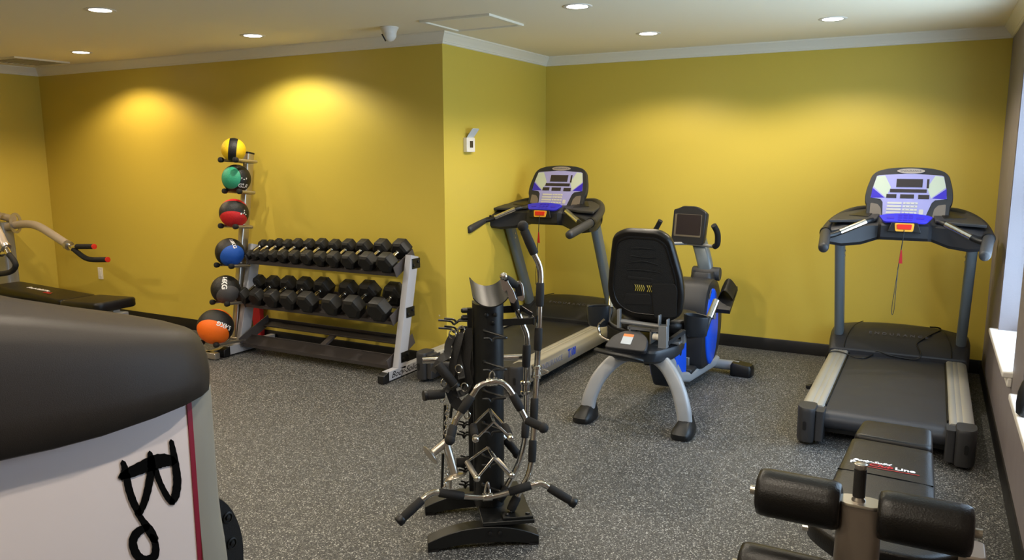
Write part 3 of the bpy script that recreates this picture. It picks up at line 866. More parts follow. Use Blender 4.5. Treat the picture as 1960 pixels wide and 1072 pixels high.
# ------------------------------------------------------------------ medicine ball rack and balls
PX = -1.82
t = thing('medicine_ball_rack', 'tall silver upright medicine ball rack with paired arms beside the dumbbell rack', 'ball rack', (PX, -2.0, 0))
p0, p1 = V((PX, -2.05, 0.05)), V((PX, -1.80, 1.60))
b = MB(); b.sweep([p0, p1], rrect(0.055, 0.075, 0.012, 3), up=(0, 1, 0.16), fixed=True); b.build('upright', 'satin', t, world=True, angle=40)
b = MB(); q = p1 - p0; b.sweep([p1 - q * 0.003, p1 + q * 0.006], rrect(0.058, 0.078, 0.012, 3), up=(0, 1, 0.16), fixed=True); b.build('end_cap', 'black', t, world=True)
b = MB(); b.bar((PX, -2.35, 0.03), (PX, -1.72, 0.03), 0.05, 0.05); b.bar((PX - 0.2, -2.33, 0.03), (PX + 0.1, -2.33, 0.03), 0.05, 0.05); b.build('base_frame', 'satin', t, world=True, bevel=0.004)
b = MB(); b.prism(roundpoly([(-2.02, 0.05), (-1.86, 0.05), (-1.90, 0.26), (-1.99, 0.3)], 0.02), frame((PX + 0.029, 0, 0), EY, EZ), 0.005); gp = b.build('gusset_plate', 'satin', t, world=True)
b = MB()
for y, z, r in ((-1.955, 0.22, 0.014), (-1.93, 0.15, 0.022), (-1.975, 0.27, 0.009)): b.lathe([(0.001, 0), (r, 0), (r, 0.001)], (PX + 0.0342, y, z), EX, 16)
b.build('gusset_hole', 'ink', t, world=True)
balls = [('yellow', 447, 287, 0.094, -1.97), ('green', 452.5, 342, 0.113, -1.95), ('red', 448, 408, 0.115, -2.01), ('blue', 440, 483, 0.114, -2.075), ('grey', 432, 554, 0.114, -2.14), ('orange', 412.5, 625, 0.140, -2.27)]
band = {'yellow': (0.97, -0.13, 0.1, 0.37), 'green': (-0.56, 0.09, 0.82, 0.60), 'red': (-0.12, -0.82, 0.55, 0.45), 'blue': (0.27, -0.46, 0.84, 0.53), 'grey': (0.2, -0.6, 0.77, 0.60), 'orange': (-0.36, -0.64, 0.68, 0.48)}   # seen from the door: right, up, towards, width
LBL = {'yellow': 'yellow medicine ball with a black band at the top of the ball rack', 'green': 'green and black medicine ball on the second arms of the rack', 'red': 'red and black medicine ball on the third arms of the rack',
       'blue': 'blue and black medicine ball level with the top dumbbell shelf', 'grey': 'dark grey medicine ball marked in KG beside the middle dumbbell shelf', 'orange': 'large orange and black medicine ball at the foot of the ball rack'}
def ball_mesh(c, r, ax, width):
    b = MB()
    h = V((1, 0, 0)) if abs(ax.x) < 0.8 else V((0, 1, 0))
    x = (h - ax * h.dot(ax)).normalized(); y = ax.cross(x)
    n, m_ = 40, 28
    vs = []; fs = []; ms = []
    for i in range(m_ + 1):
        a = PI * i / m_
        rr = r
        ca = math.cos(a)
        d = abs(abs(ca) - width)
        if d < 0.05: rr = r * (1 - 0.012 * (1 - d / 0.05))
        for k in range(n):
            t_ = 2 * PI * k / n
            vs.append(c + ax * (ca * rr) + x * (math.sin(a) * math.cos(t_) * rr) + y * (math.sin(a) * math.sin(t_) * rr))
    for i in range(m_):
        mid = abs(math.cos(PI * (i + 0.5) / m_))
        for k in range(n):
            k2 = (k + 1) % n
            fs.append((i * n + k, (i + 1) * n + k, (i + 1) * n + k2, i * n + k2)); ms.append(0 if mid > width else 1)
    b.v = vs; b.f = fs; b.m = ms
    return b
def wrap_text(name, body, size, c, r, n, up, m, parent, spin=0.0, bold=0.0):
    """lettering pressed onto a ball"""
    X = frame(c + n * r, up.cross(n), up) @ Matrix.Rotation(spin, 4, 'Z')
    o = text(name, body, size, X, m, parent, world=True, bold=bold)
    I = XF[parent.name]
    cc = I.inverted() @ c
    for v in o.data.vertices:
        d = v.co - cc
        v.co = cc + d.normalized() * (r + 0.0008 + max(0, 0.0))
    return o
for nm, u_, v_, r, y in balls:
    c = at(u_, v_, y=y)
    t2 = thing('medicine_ball', LBL[nm], 'medicine ball', (c.x, c.y, c.z - r), 0, 'medicine balls on the rack')
    a_, b_, c_, wd = band[nm]
    tw = (CP - c).normalized(); ri = tw.cross(EZ).normalized() * -1
    ax = (ri * a_ + ri.cross(tw) * -b_ + tw * c_).normalized()
    b = ball_mesh(c, r, ax, wd)
    b.build('ball_shell', ['ball_' + nm, 'ball_black'], t2, world=True, angle=180)
    view = (CP - c).normalized()
    if nm == 'green':
        n = (view + V((0.66, 0.36, -0.28))).normalized(); 
        wrap_text('lettering', 'GLR', 0.05, c, r, (n + V((0, 0, -0.42))).normalized(), V((0.25, 0.1, 1)).normalized(), 'white_ink', t2, bold=0.001)
        wrap_text('lettering', 'T', 0.075, c, r, n, V((0.25, 0.1, 1)).normalized(), 'white_ink', t2, bold=0.003)
    if nm == 'red':
        wrap_text('lettering', 'T', 0.07, c, r, (view + V((0.95, 0.5, 0.0))).normalized(), V((0.3, 0.1, 1)).normalized(), 'white_ink', t2, spin=-1.2, bold=0.003)
    if nm == 'blue':
        wrap_text('lettering', '7.0KG', 0.04, c, r, (view + V((0.42, 0.2, 1.25))).normalized(), V((0, 0.8, 1)).normalized(), 'white_ink', t2, spin=-0.8, bold=0.001)
    if nm == 'grey':
        wrap_text('lettering', '5.4KG', 0.052, c, r, (view + V((-0.1, 0, 0.75))).normalized(), V((0, 0.5, 1)).normalized(), 'white_ink', t2, spin=1.85 + PI, bold=0.002)
    if nm == 'orange':
        wrap_text('lettering', '5.4KG', 0.052, c, r, (view + V((0.62, 0.35, 0.08))).normalized(), V((0, 0.2, 1)).normalized(), 'white_ink', t2, spin=PI - 0.35, bold=0.002)
    # the pair of arms that carry it
    zz = c.z - r - 0.005
    kk = (zz - 0.05) / 1.55
    yp = -2.05 + 0.25 * kk
    tilt_ = 0.022
    for s_ in (-1, 1):
        xa = PX + 0.03 + s_ * 0.082
        a0 = V((xa, yp - 0.02, zz + 0.004)); a1 = V((xa, c.y - 0.085, zz + tilt_))
        b = MB(); b.tube([a0, a1], 0.0125, 12); arm = b.build('support_arm', 'satin', t, world=True)
        d = (a1 - a0).normalized()
        b = MB(); b.lathe([(0.014, -0.03), (0.020, -0.024), (0.022, -0.004), (0.019, 0.006), (0.012, 0.009), (0.001, 0.009)], a1, d, 16); b.build('arm_tip', 'rubber', t, world=True, angle=60)
    b = MB(); b.tube([(PX - 0.05, yp - 0.028, zz + 0.004), (PX + 0.11, yp - 0.028, zz + 0.004)], 0.014, 12); b.build('cross_tube', 'satin', t, world=True)

# ------------------------------------------------------------------ recumbent exercise bike
BX = 1.675
t = thing('exercise_bike', 'recumbent exercise bike with blue side panels and black mesh backrest', 'exercise bike', (BX, -1.55, 0))
bk = lambda x, y, z: V((BX + x, y, z))
# rear arch
b = MB()
P = smoothpath([bk(-0.302, -2.235, 0.05), bk(-0.285, -2.225, 0.15), bk(-0.235, -2.195, 0.27), bk(-0.15, -2.15, 0.37), bk(-0.05, -2.12, 0.415), bk(0.05, -2.12, 0.415), bk(0.15, -2.15, 0.37), bk(0.235, -2.195, 0.27), bk(0.285, -2.225, 0.15), bk(0.302, -2.235, 0.05)], 5)
b.sweep(P, rrect(0.085, 0.052, 0.02, 3), up=(0, 1, 0), fixed=False)
b.build('rear_arch', 'light_grey', t, world=True, angle=50)
for s_ in (-1, 1):
    lo = []
    base = [(-0.05, -0.12), (0.0, -0.135), (0.05, -0.12), (0.062, -0.04), (0.055, 0.06), (0.03, 0.115), (-0.03, 0.115), (-0.055, 0.06), (-0.062, -0.04)]
    for z, k, dy in ((0.0, 0.93, 0), (0.012, 1.0, 0), (0.035, 1.0, 0.0), (0.06, 0.82, 0.012), (0.085, 0.6, 0.035)):
        lo.append([bk(s_ * 0.302 + x * k, -2.245 + y * k * (0.9) + dy, z + (0.012 if (y > 0 and z > 0.03) else 0)) for x, y in roundpoly(base, 0.02, 2)])
    b = MB(); b.loft(lo); b.build('rear_foot', 'black', t, world=True, angle=50)
# main beam, front stabiliser
b = MB(); b.sweep([bk(0.0, -2.10, 0.41), bk(0.0, -1.85, 0.36), bk(0.0, -1.6, 0.22), bk(0.01, -1.50, 0.12), bk(0.03, -1.34, 0.08), bk(0.09, -0.80, 0.08)], rrect(0.125, 0.07, 0.02, 3), up=(0, 0, 1), fixed=True)
b.build('main_beam', 'light_grey', t, world=True, angle=50)
b = MB(); b.tube([bk(-0.30, -0.83, 0.06), bk(0.30, -0.83, 0.06)], 0.036, 14); b.build('front_stabiliser', 'light_grey', t, world=True)
for s_ in (-1, 1):
    b = MB()
    P = roundpoly([(-0.075, -0.065), (0.075, -0.065), (0.085, 0.03), (0.05, 0.065), (-0.075, 0.065)], 0.02, 3)
    b.loft([[bk(s_ * (0.325 + x * k), -0.845 + y * k, z - (0.012 if x > 0.03 and z > 0.05 else 0)) for x, y in P] for z, k in ((0.0, 0.94), (0.01, 1.0), (0.075, 1.0), (0.095, 0.86))])
    b.build('front_foot', 'black', t, world=True, angle=50)
# seat post housing with blue side fins
def side_prism(poly, x0, x1, name, m, par=t, bev=0.006, ang=40):
    b = MB(); b.prism(poly, Matrix(((0, 0, 1, BX + x0), (1, 0, 0, 0), (0, 1, 0, 0), (0, 0, 0, 1))), x1 - x0)
    return b.build(name, m, par, world=True, bevel=bev, angle=ang)
hous = roundpoly([(-1.98, 0.44), (-1.40, 0.44), (-1.34, 0.36), (-1.38, 0.10), (-1.44, 0.05), (-1.56, 0.05), (-1.62, 0.12), (-1.70, 0.30), (-1.90, 0.36)], 0.05, 4)
side_prism(hous, -0.105, 0.045, 'seat_housing', 'navy', bev=0.012)
fin = roundpoly([(-1.70, 0.42), (-1.50, 0.45), (-1.40, 0.40), (-1.37, 0.12), (-1.45, 0.06), (-1.56, 0.10), (-1.64, 0.28)], 0.05, 4)
for s_ in (-1, 1):
    x0 = 0.043 if s_ > 0 else -0.123
    f = side_prism(fin, x0, x0 + 0.02, 'blue_fin', 'blue', bev=0.006)
b = MB()
b.prism(rrect(0.045, 0.075, 0.02), frame(bk(0.0635, -1.53, 0.31), EY, EZ), 0.001); b.build('fin_slot', 'navy', t, world=True)
# seat rail cover: the shelf and lever under the backrest
b = MB()
P = roundpoly([(-0.16, -2.26), (0.12, -2.26), (0.20, -2.05), (0.17, -1.78), (-0.14, -1.78), (-0.17, -2.05)], 0.05, 4)
b.loft([[bk(x * k, -2.03 + (y + 2.03) * k, z) for x, y in P] for z, k in ((0.385, 0.85), (0.405, 0.97), (0.455, 1.0), (0.468, 0.96))])
b.build('rail_cover', 'navy', t, world=True, angle=40)
b = MB()
P = roundpoly([(-0.16, 0.0), (0.10, 0.0), (0.085, 0.10), (0.03, 0.15), (-0.07, 0.15), (-0.13, 0.10)], 0.03, 4)
Xc = frame(bk(-0.02, -2.285, 0.452), EX, V((0, 0.82, 0.57)))
b.prism(P, Xc, 0.03); c = b.build('tail_cover', 'dark', t, world=True, bevel=0.006)
b = MB(); b.prism(rrect(0.062, 0.078, 0.003, cx=-0.035, cy=0.078), Xc @ Matrix.Translation((0, 0, 0.031)), 0.001); b.build('warning_label', 'paper', t, world=True)
b = MB(); b.prism(rrect(0.062, 0.02, 0.002, cx=-0.035, cy=0.107), Xc @ Matrix.Translation((0, 0, 0.032)), 0.0008); b.build('label_header', 'orange_label', t, world=True)
b = MB(); b.tube(smoothpath([bk(-0.225, -2.30, 0.452), bk(-0.12, -2.325, 0.448), bk(0.0, -2.32, 0.438), bk(0.06, -2.29, 0.42)], 5), 0.022, 12, ry=0.014); b.build('release_lever', 'black', t, world=True, angle=60)
# steel seat carriage
b = MB()
b.tube([bk(-0.16, -2.10, 0.595), bk(0.11, -2.10, 0.585)], 0.014, 10)
b.bar(bk(-0.155, -2.11, 0.555), bk(-0.155, -2.11, 0.67), 0.018, 0.03, up=(0, 1, 0))
b.bar(bk(0.125, -2.12, 0.46), bk(0.125, -2.12, 0.60), 0.05, 0.05, up=(0, 1, 0))
b.bar(bk(0.10, -2.125, 0.60), bk(0.10, -2.125, 0.66), 0.008, 0.045, up=(0, 1, 0))
b.bar(bk(0.15, -2.125, 0.60), bk(0.15, -2.125, 0.64), 0.008, 0.045, up=(0, 1, 0))
b.span(bk(-0.11, -2.09, 0.545), bk(0.09, -2.05, 0.565)); b.span(bk(-0.10, -2.09, 0.47), bk(-0.09, -1.95, 0.56)); b.span(bk(0.03, -2.09, 0.47), bk(0.04, -1.95, 0.56))
b.span(bk(0.15, -2.05, 0.475), bk(0.20, -1.92, 0.49)); b.span(bk(0.19, -1.99, 0.47), bk(0.215, -1.95, 0.55))
b.build('seat_carriage', 'silver', t, world=True, bevel=0.002)
b = MB()
for x in (-0.05, 0.055, 0.075): b.lathe([(0.001, 0), (0.017, 0), (0.02, 0.004), (0.02, 0.02), (0.017, 0.024), (0.001, 0.024)], bk(x, -2.10, 0.52), EX, 14)
b.build('carriage_roller', 'white', t, world=True)
b = MB(); b.bar(bk(0.115, -2.13, 0.47), bk(0.21, -2.0, 0.55), 0.03, 0.022); b.build('gas_strut', 'black', t, world=True)
b = MB(); b.tube(smoothpath([bk(-0.30, -1.98, 0.57), bk(-0.335, -1.99, 0.53), bk(-0.32, -2.0, 0.475), bk(-0.26, -2.04, 0.455), bk(-0.17, -2.07, 0.455)], 4), 0.009, 8); b.build('adjust_rod', 'chrome', t, world=True)
# seat cushion
b = MB()
b.loft([[bk(x * k, -1.80 + y * k2, z) for x, y in rrect(0.43, 0.42, 0.11, 5)] for z, k, k2 in ((0.515, 0.88, 0.9), (0.53, 0.98, 0.98), (0.575, 1.0, 1.0), (0.60, 0.95, 0.95), (0.608, 0.7, 0.7))])
b.build('seat', 'leather', t, world=True, angle=60)
# backrest, seen from behind
tl = V((0, -0.19, 0.96)).normalized()
XB = frame(bk(-0.005, -2.055, 0.60), EX, tl)      # z of the frame points backwards
out = roundpoly([(-0.105, 0.0), (0.135, 0.0), (0.215, 0.05), (0.232, 0.17), (0.225, 0.28), (0.165, 0.52), (0.10, 0.565), (-0.11, 0.568), (-0.185, 0.53), (-0.225, 0.29), (-0.24, 0.17), (-0.21, 0.06)], 0.06, 5)
cxx, cyy = 0.0, 0.28
def bl(k, z): return [V((cxx + (x - cxx) * k, cyy + (y - cyy) * k, z)) for x, y in out]
b = MB(); b.loft([bl(0.80, -0.075), bl(0.93, -0.066), bl(0.99, -0.045), bl(1.0, -0.02), bl(0.985, 0.0), bl(0.93, 0.008), bl(0.87, 0.004)], X=XB)
bk_ = b.build('backrest', 'leather', t, world=True, angle=60)
b = MB(); b.loft([bl(0.865, 0.003), bl(0.86, 0.0055), bl(0.80, 0.006)], X=XB); b.build('mesh_back', 'mesh', t, world=True)
b = MB(); b.tube([XB @ V((0 + (x) * 0.83, cyy + (y - cyy) * 0.83, 0.007)) for x, y in out], 0.004, 6, closed=True); b.build('piping', 'leather', t, world=True)
b = MB(); b.prism(roundpoly([(0.055, 0.03), (0.19, 0.05), (0.20, 0.22), (0.185, 0.255), (0.045, 0.245)], 0.015, 3), XB @ Matrix.Translation((0, 0, 0.006)), 0.006)
b.prism(roundpoly([(-0.13, 0.10), (0.04, 0.11), (0.035, 0.175), (-0.12, 0.17)], 0.01, 3), XB @ Matrix.Translation((0, 0, 0.006)), 0.003)
b.prism(roundpoly([(-0.10, 0.265), (0.05, 0.262), (0.05, 0.278), (-0.10, 0.281)], 0.004, 2), XB @ Matrix.Translation((0, 0, 0.006)), 0.004)
b.build('back_strap', 'webbing', t, world=True, bevel=0.002)
b = MB()
for k in range(10):
    if k == 5: continue
    b.tube(smoothpath([XB @ V((-0.058 + k * 0.0125, 0.192, 0.0075)), XB @ V((-0.05 + k * 0.0125, 0.212, 0.009)), XB @ V((-0.058 + k * 0.0125, 0.232, 0.0075))], 3), 0.0022, 6)
b.build('back_slot', 'yellow', t, world=True)  # see-through slots, coloured like the wall behind them, modelled as raised strips
b = MB()
for k in range(4): b.tube(smoothpath([XB @ V((-0.10 + 0.01 * k, 0.32 + k * 0.045, 0.0065)), XB @ V((0.0, 0.325 + k * 0.045 + 0.012 * math.sin(k * 2.1), 0.009)), XB @ V((0.10 - 0.01 * k, 0.315 + k * 0.047, 0.0065))], 4), 0.0035, 6)
b.build('fabric_fold', 'mesh', t, world=True)
# side grips with cup holders
for s_ in (-1, 1):
    cx_ = -0.355 if s_ < 0 else 0.27
    yy = -1.95
    b = MB()
    n = 28
    def ring(r1, r2, z, dz=0.0): return [bk(cx_ + math.cos(2 * PI * k / n) * r1 * 1.14, yy + math.sin(2 * PI * k / n) * r2, z + dz * math.cos(2 * PI * k / n) * -s_) for k in range(n)]
    b.loft([ring(0.048, 0.04, 0.515), ring(0.056, 0.046, 0.522), ring(0.062, 0.05, 0.56), ring(0.067, 0.054, 0.635, 0.006), ring(0.066, 0.053, 0.643, 0.006), ring(0.058, 0.046, 0.641, 0.006), ring(0.05, 0.04, 0.54)])
    b.build('cup_holder', 'navy', t, world=True, angle=50)
    b = MB(); b.tube(smoothpath([bk(s_ * 0.10, -1.93, 0.50), bk(s_ * 0.22, -1.93, 0.505), bk(s_ * 0.30, -1.90, 0.53), bk(s_ * 0.315, -1.84, 0.595), bk(s_ * 0.33, -1.78, 0.675)], 5), 0.016, 12)
    hb = b.build('side_handlebar', 'black', t, world=True, angle=60)
    b = MB(); b.tube([bk(s_ * 0.317, -1.83, 0.61), bk(s_ * 0.337, -1.755, 0.705)], 0.0205, 16); b.build('pulse_sensor', 'chrome', t, world=True, label='chrome pulse sensor sleeve')
# drive housing
sec_o = roundpoly([(-1.24, 0.10), (-1.22, 0.34), (-1.20, 0.56), (-1.12, 0.69), (-0.98, 0.72), (-0.82, 0.68), (-0.70, 0.52), (-0.68, 0.32), (-0.74, 0.16), (-0.86, 0.08)], 0.06, 4)
cyo, czo = -0.96, 0.40
lo = []
for x, k in ((-0.135, 0.86), (-0.125, 0.97), (-0.09, 1.0), (0.09, 1.0), (0.125, 0.97), (0.135, 0.86)):
    lo.append([bk(x, cyo + (y - cyo) * k, czo + (z - czo) * k) for y, z in sec_o])
b = MB(); b.loft(lo); b.build('drive_housing', 'dark', t, world=True, angle=45)
for s_ in (-1, 1):
    leaf = []
    for k in range(28):
        a = 2 * PI * k / 28
        y = cyo - 0.075 + math.cos(a) * 0.150; z = czo - 0.02 + math.sin(a) * 0.275
        leaf.append((y, z))
    b = MB()
    lo = [[bk(s_ * x, cyo + (y - cyo) * k, czo + (z - czo) * k) for y, z in leaf] for x, k in ((0.128, 1.0), (0.142, 0.99), (0.150, 0.93))]
    b.loft(lo); b.build('blue_side_panel', 'blue', t, world=True, angle=40)
    b = MB(); b.prism(roundpoly([(-1.20, 0.36), (-1.12, 0.62), (-1.08, 0.66), (-1.11, 0.50), (-1.14, 0.36)], 0.02, 3), Matrix(((0, 0, 1, BX + (0.137 if s_ > 0 else -0.143)), (1, 0, 0, 0), (0, 1, 0, 0), (0, 0, 0, 1))), 0.006); b.build('panel_accent', 'navy', t, world=True)
b = MB(); b.span(bk(-0.10, -1.36, 0.10), bk(0.095, -1.17, 0.135)); b.build('step_plate', 'dark', t, world=True, bevel=0.012)
b = MB(); b.span(bk(-0.045, -1.255, 0.13), bk(0.045, -1.235, 0.19)); b.build('step_bracket', 'silver', t, world=True, bevel=0.003)
# crank and pedals
b = MB(); b.lathe([(0.03, -0.17), (0.03, 0.17)], bk(0, -1.07, 0.47), EX, 16); b.build('crank_axle', 'silver', t, world=True)
for s_ in (-1, 1):
    e = bk(s_ * 0.158, -1.07 + (0.10 if s_ > 0 else -0.10), 0.47 + s_ * 0.10)
    b = MB(); b.bar(bk(s_ * 0.158, -1.07, 0.47), e, 0.018, 0.03, up=(1, 0, 0)); b.build('crank_arm', 'silver', t, world=True, bevel=0.003)
    b = MB()
    n_ = 8
    prof = [(-0.13, -0.015), (0.12, -0.02), (0.14, 0.01), (0.10, 0.02), (-0.12, 0.012)]
    Xp = Matrix.Translation(e + V((s_ * 0.062, 0, 0.0))) @ Matrix.Rotation(0.55, 4, 'X')
    b.loft([[V((x, y, z)) for y, z in prof] for x in (-0.052, 0.052)], X=Xp)
    # toe strap as an arched shell over the pedal
    arch = [[V((-0.055 + 0.11 * q / n_, -0.02 + w_, 0.012 + 0.085 * math.sin(PI * q / n_))) for q in range(n_ + 1)] for w_ in (0.0, 0.14)]
    arch2 = [[p + V((0, 0, 0.006)) for p in l] for l in arch]
    b.loft([arch[0] + list(reversed(arch2[0])), arch[1] + list(reversed([p - V((0, 0, 0.03)) for p in arch2[1]]))], X=Xp)
    b.build('pedal', 'black', t, world=True, bevel=0.004, angle=50)
# mast and console
b = MB(); b.sweep(smoothpath([bk(0.035, -0.80, 0.66), bk(0.025, -0.82, 0.78), bk(-0.01, -0.79, 0.88), bk(-0.05, -0.735, 0.955)], 5), rrect(0.105, 0.075, 0.022, 3), up=(0, 1, 0), fixed=True)
b.build('console_mast', 'grey_post', t, world=True, angle=50)
b = MB()
P = rrect(0.16, 0.15, 0.04, 4)
b.loft([[bk(0.03 + x * k, -0.90 + y * k, z) for x, y in P] for z, k in ((0.66, 1.05), (0.70, 1.0), (0.745, 0.92), (0.75, 0.86), (0.735, 0.70))]); b.build('mast_collar', 'dark', t, world=True, angle=50)
b = MB(); b.lathe([(0.001, -0.10), (0.045, -0.10), (0.05, -0.094), (0.05, 0.094), (0.045, 0.10), (0.001, 0.10)], bk(0.035, -0.82, 0.725), EX, 24); b.build('mast_pivot', 'charcoal', t, world=True, angle=50)
XN = frame(bk(-0.12, -0.83, 0.935), V((1, -0.2, 0)), V((0, 0.12, 1)))    # lower middle of the face, z of the frame towards the rider
out = roundpoly([(-0.128, 0.0), (0.128, 0.0), (0.138, 0.235), (0.09, 0.262), (0.05, 0.278), (-0.05, 0.278), (-0.09, 0.258), (-0.125, 0.25)], 0.014, 3)
def cl(k, z, dy=0): return [V((x * k, 0.12 + dy + (y - 0.12) * k, z)) for x, y in out]
b = MB(); b.loft([cl(0.42, -0.15, 0.01), cl(0.66, -0.135, 0.01), cl(0.86, -0.09, 0.01), cl(0.97, -0.045), cl(1.0, -0.03), cl(1.0, -0.006), cl(0.97, 0.0)], X=XN)
b.build('console_housing', 'dark', t, world=True, angle=40)
b = MB(); b.prism(rrect(0.215, 0.165, 0.006, cx=0.0, cy=0.135), XN, 0.002); b.build('screen_bezel', 'satin', t, world=True)
b = MB(); b.prism(rrect(0.195, 0.15, 0.004, cx=0.006, cy=0.14), XN, 0.003); b.build('screen', 'lcd', t, world=True)
b = MB(); b.tube(smoothpath([bk(-0.12, -0.80, 0.935), bk(0.04, -0.84, 0.93), bk(0.09, -0.86, 0.93), bk(0.118, -0.88, 0.95), bk(0.123, -0.90, 1.02), bk(0.108, -0.94, 1.085)], 5), 0.012, 10); b.build('handlebar', 'silver', t, world=True)
b = MB(); b.tube(smoothpath([bk(0.096, -0.862, 0.928), bk(0.120, -0.88, 0.95), bk(0.126, -0.90, 1.01), bk(0.121, -0.92, 1.05), bk(0.106, -0.95, 1.09)], 5), 0.021, 12); b.build('handlebar_grip', 'rubber', t, world=True, angle=60)
b = MB(); b.tube(smoothpath([bk(-0.12, -0.80, 0.935), bk(-0.25, -0.86, 0.935), bk(-0.33, -0.93, 0.97), bk(-0.325, -0.95, 1.03)], 5), 0.012, 10); b.build('handlebar', 'silver', t, world=True)
b = MB(); b.tube(smoothpath([bk(-0.33, -0.93, 0.97), bk(-0.335, -0.94, 1.01), bk(-0.305, -0.955, 1.06), bk(-0.275, -0.97, 1.11)], 5), 0.018, 12); b.build('handlebar_grip', 'rubber', t, world=True, angle=60)

# ------------------------------------------------------------------ accessory tower with cable attachments
TO = V((1.545, -3.725, 0))
tx = V((0.804, 0.594, 0)); ty = V((-0.594, 0.804, 0)); tn = -ty        # right, away from the room door, towards it
TT = lambda x, y, z: TO + tx * x + ty * y + EZ * z                     # tower coordinates
def on(u, v, off=0.0):
    """point seen at u, v at a depth of off in front of the tower column's middle"""
    return atp(u, v, TO + tn * off, tn)
t = thing('accessory_tower', 'black upright cable attachment stand in the middle of the floor', 'accessory stand', (TO.x, TO.y, 0))
def arc_foot(yc, hw):
    b = MB()
    lo = []
    for k in range(15):
        x = -0.045 - hw + 2 * hw * k / 14
        rise = 0.04 * (1 - ((x + 0.045) / hw) ** 2)
        z0 = rise * 0.62; z1 = rise + 0.052 - 0.012 * abs((x + 0.045) / hw) ** 3
        lo.append([TT(x, yc - 0.035, z0), TT(x, yc + 0.035, z0), TT(x, yc + 0.035, z1), TT(x, yc - 0.035, z1)])
    b.loft(lo); return b
arc_foot(-0.155, 0.228).build('front_foot', 'steel_black', t, world=True, angle=30, bevel=0.003)
arc_foot(0.175, 0.228).build('rear_foot', 'steel_black', t, world=True, angle=30, bevel=0.003)
for x in (-0.249, 0.161):
    for y in (-0.155, 0.175):
        b = MB(); b.add([TT(x + dx, y + dy, z) for z in (0, 0.016) for dx, dy in ((-0.02, -0.035), (0.02, -0.035), (0.02, 0.035), (-0.02, 0.035))], [(0, 1, 2, 3), (4, 5, 6, 7), (0, 1, 5, 4), (1, 2, 6, 5), (2, 3, 7, 6), (3, 0, 4, 7)])
        b.build('rubber_pad', 'rubber', t, world=True)
P = [(-0.05, -0.19), (0.165, -0.19), (0.15, 0.20), (-0.06, 0.20)]
b = MB(); b.loft([[TT(x, y, z) for x, y in P] for z in (0.095, 0.112)]); b.build('base_plate', 'steel_black', t, world=True, bevel=0.003)
b = MB(); b.loft([[TT(x, y, z) for x, y in ((0.035, -0.18), (0.16, -0.18), (0.155, -0.12), (0.035, -0.12))] for z in (0.112, 0.122)]); b.build('socket_plate', 'steel_black', t, world=True, bevel=0.002)
b = MB()
for x in (0.055, 0.14): b.lathe([(0.001, 0), (0.010, 0), (0.010, 0.006), (0.005, 0.008)], TT(x, -0.155, 0.122), EZ, 6)
for x in (-0.02, 0.02): b.lathe([(0.001, 0), (0.009, 0), (0.009, 0.005), (0.004, 0.007)], TT(x, -0.1905, 0.065), tn, 10)
b.build('bolt', 'black', t, world=True)
# column: rounded front channel
b = MB()
sec = [(-0.062, 0.055), (-0.064, 0.0), (-0.058, -0.03), (-0.040, -0.052), (-0.015, -0.062), (0.015, -0.062), (0.040, -0.052), (0.058, -0.03), (0.064, 0.0), (0.062, 0.055)]
b.loft([[TT(x, y, z) for x, y in sec] for z in (0.105, 0.985)])
b.build('column', 'steel_black', t, world=True, angle=40)
b = MB()
for x in (-0.015, 0.022):
    for z in (0.945, 0.91): b.lathe([(0.001, 0), (0.009, 0), (0.009, 0.004), (0.005, 0.006)], TT(x if z > 0.92 else 0.012, -0.0625, z), tn, 12)
b.build('column_bolt', 'black', t, world=True)
# saddle on top
lo = []
for k in range(17):
    a = math.radians(213 + 114 * k / 16)
    x = math.cos(a) * 0.086; z = 1.098 + math.sin(a) * 0.088
    x2 = math.cos(a) * 0.082; z2 = 1.098 + math.sin(a) * 0.083
    lo.append([TT(x, -0.10, z - 0.028), TT(x, 0.06, z + 0.030), TT(x2, 0.06, z2 + 0.030), TT(x2, -0.10, z2 - 0.028)])
b = MB(); b.loft(lo); b.build('saddle', 'steel_black', t, world=True, angle=40)
# side strip with long pegs on the left
b = MB(); b.add([TT(x, y, z) for z in (0.16, 0.96) for x, y in ((-0.085, 0.01), (-0.066, 0.01), (-0.066, 0.035), (-0.085, 0.035))], [(3, 2, 1, 0), (4, 5, 6, 7), (0, 1, 5, 4), (1, 2, 6, 5), (2, 3, 7, 6), (3, 0, 4, 7)])
b.build('side_strip', 'steel_black', t, world=True)
b = MB(); b.lathe([(0.011, 0), (0.011, 0.02), (0.006, 0.026)], TT(-0.085, 0.022, 0.92), -tx, 10); b.lathe([(0.011, 0), (0.011, 0.02), (0.006, 0.026)], TT(-0.085, 0.022, 0.95), -tx, 10); b.build('side_knob', 'black', t, world=True)
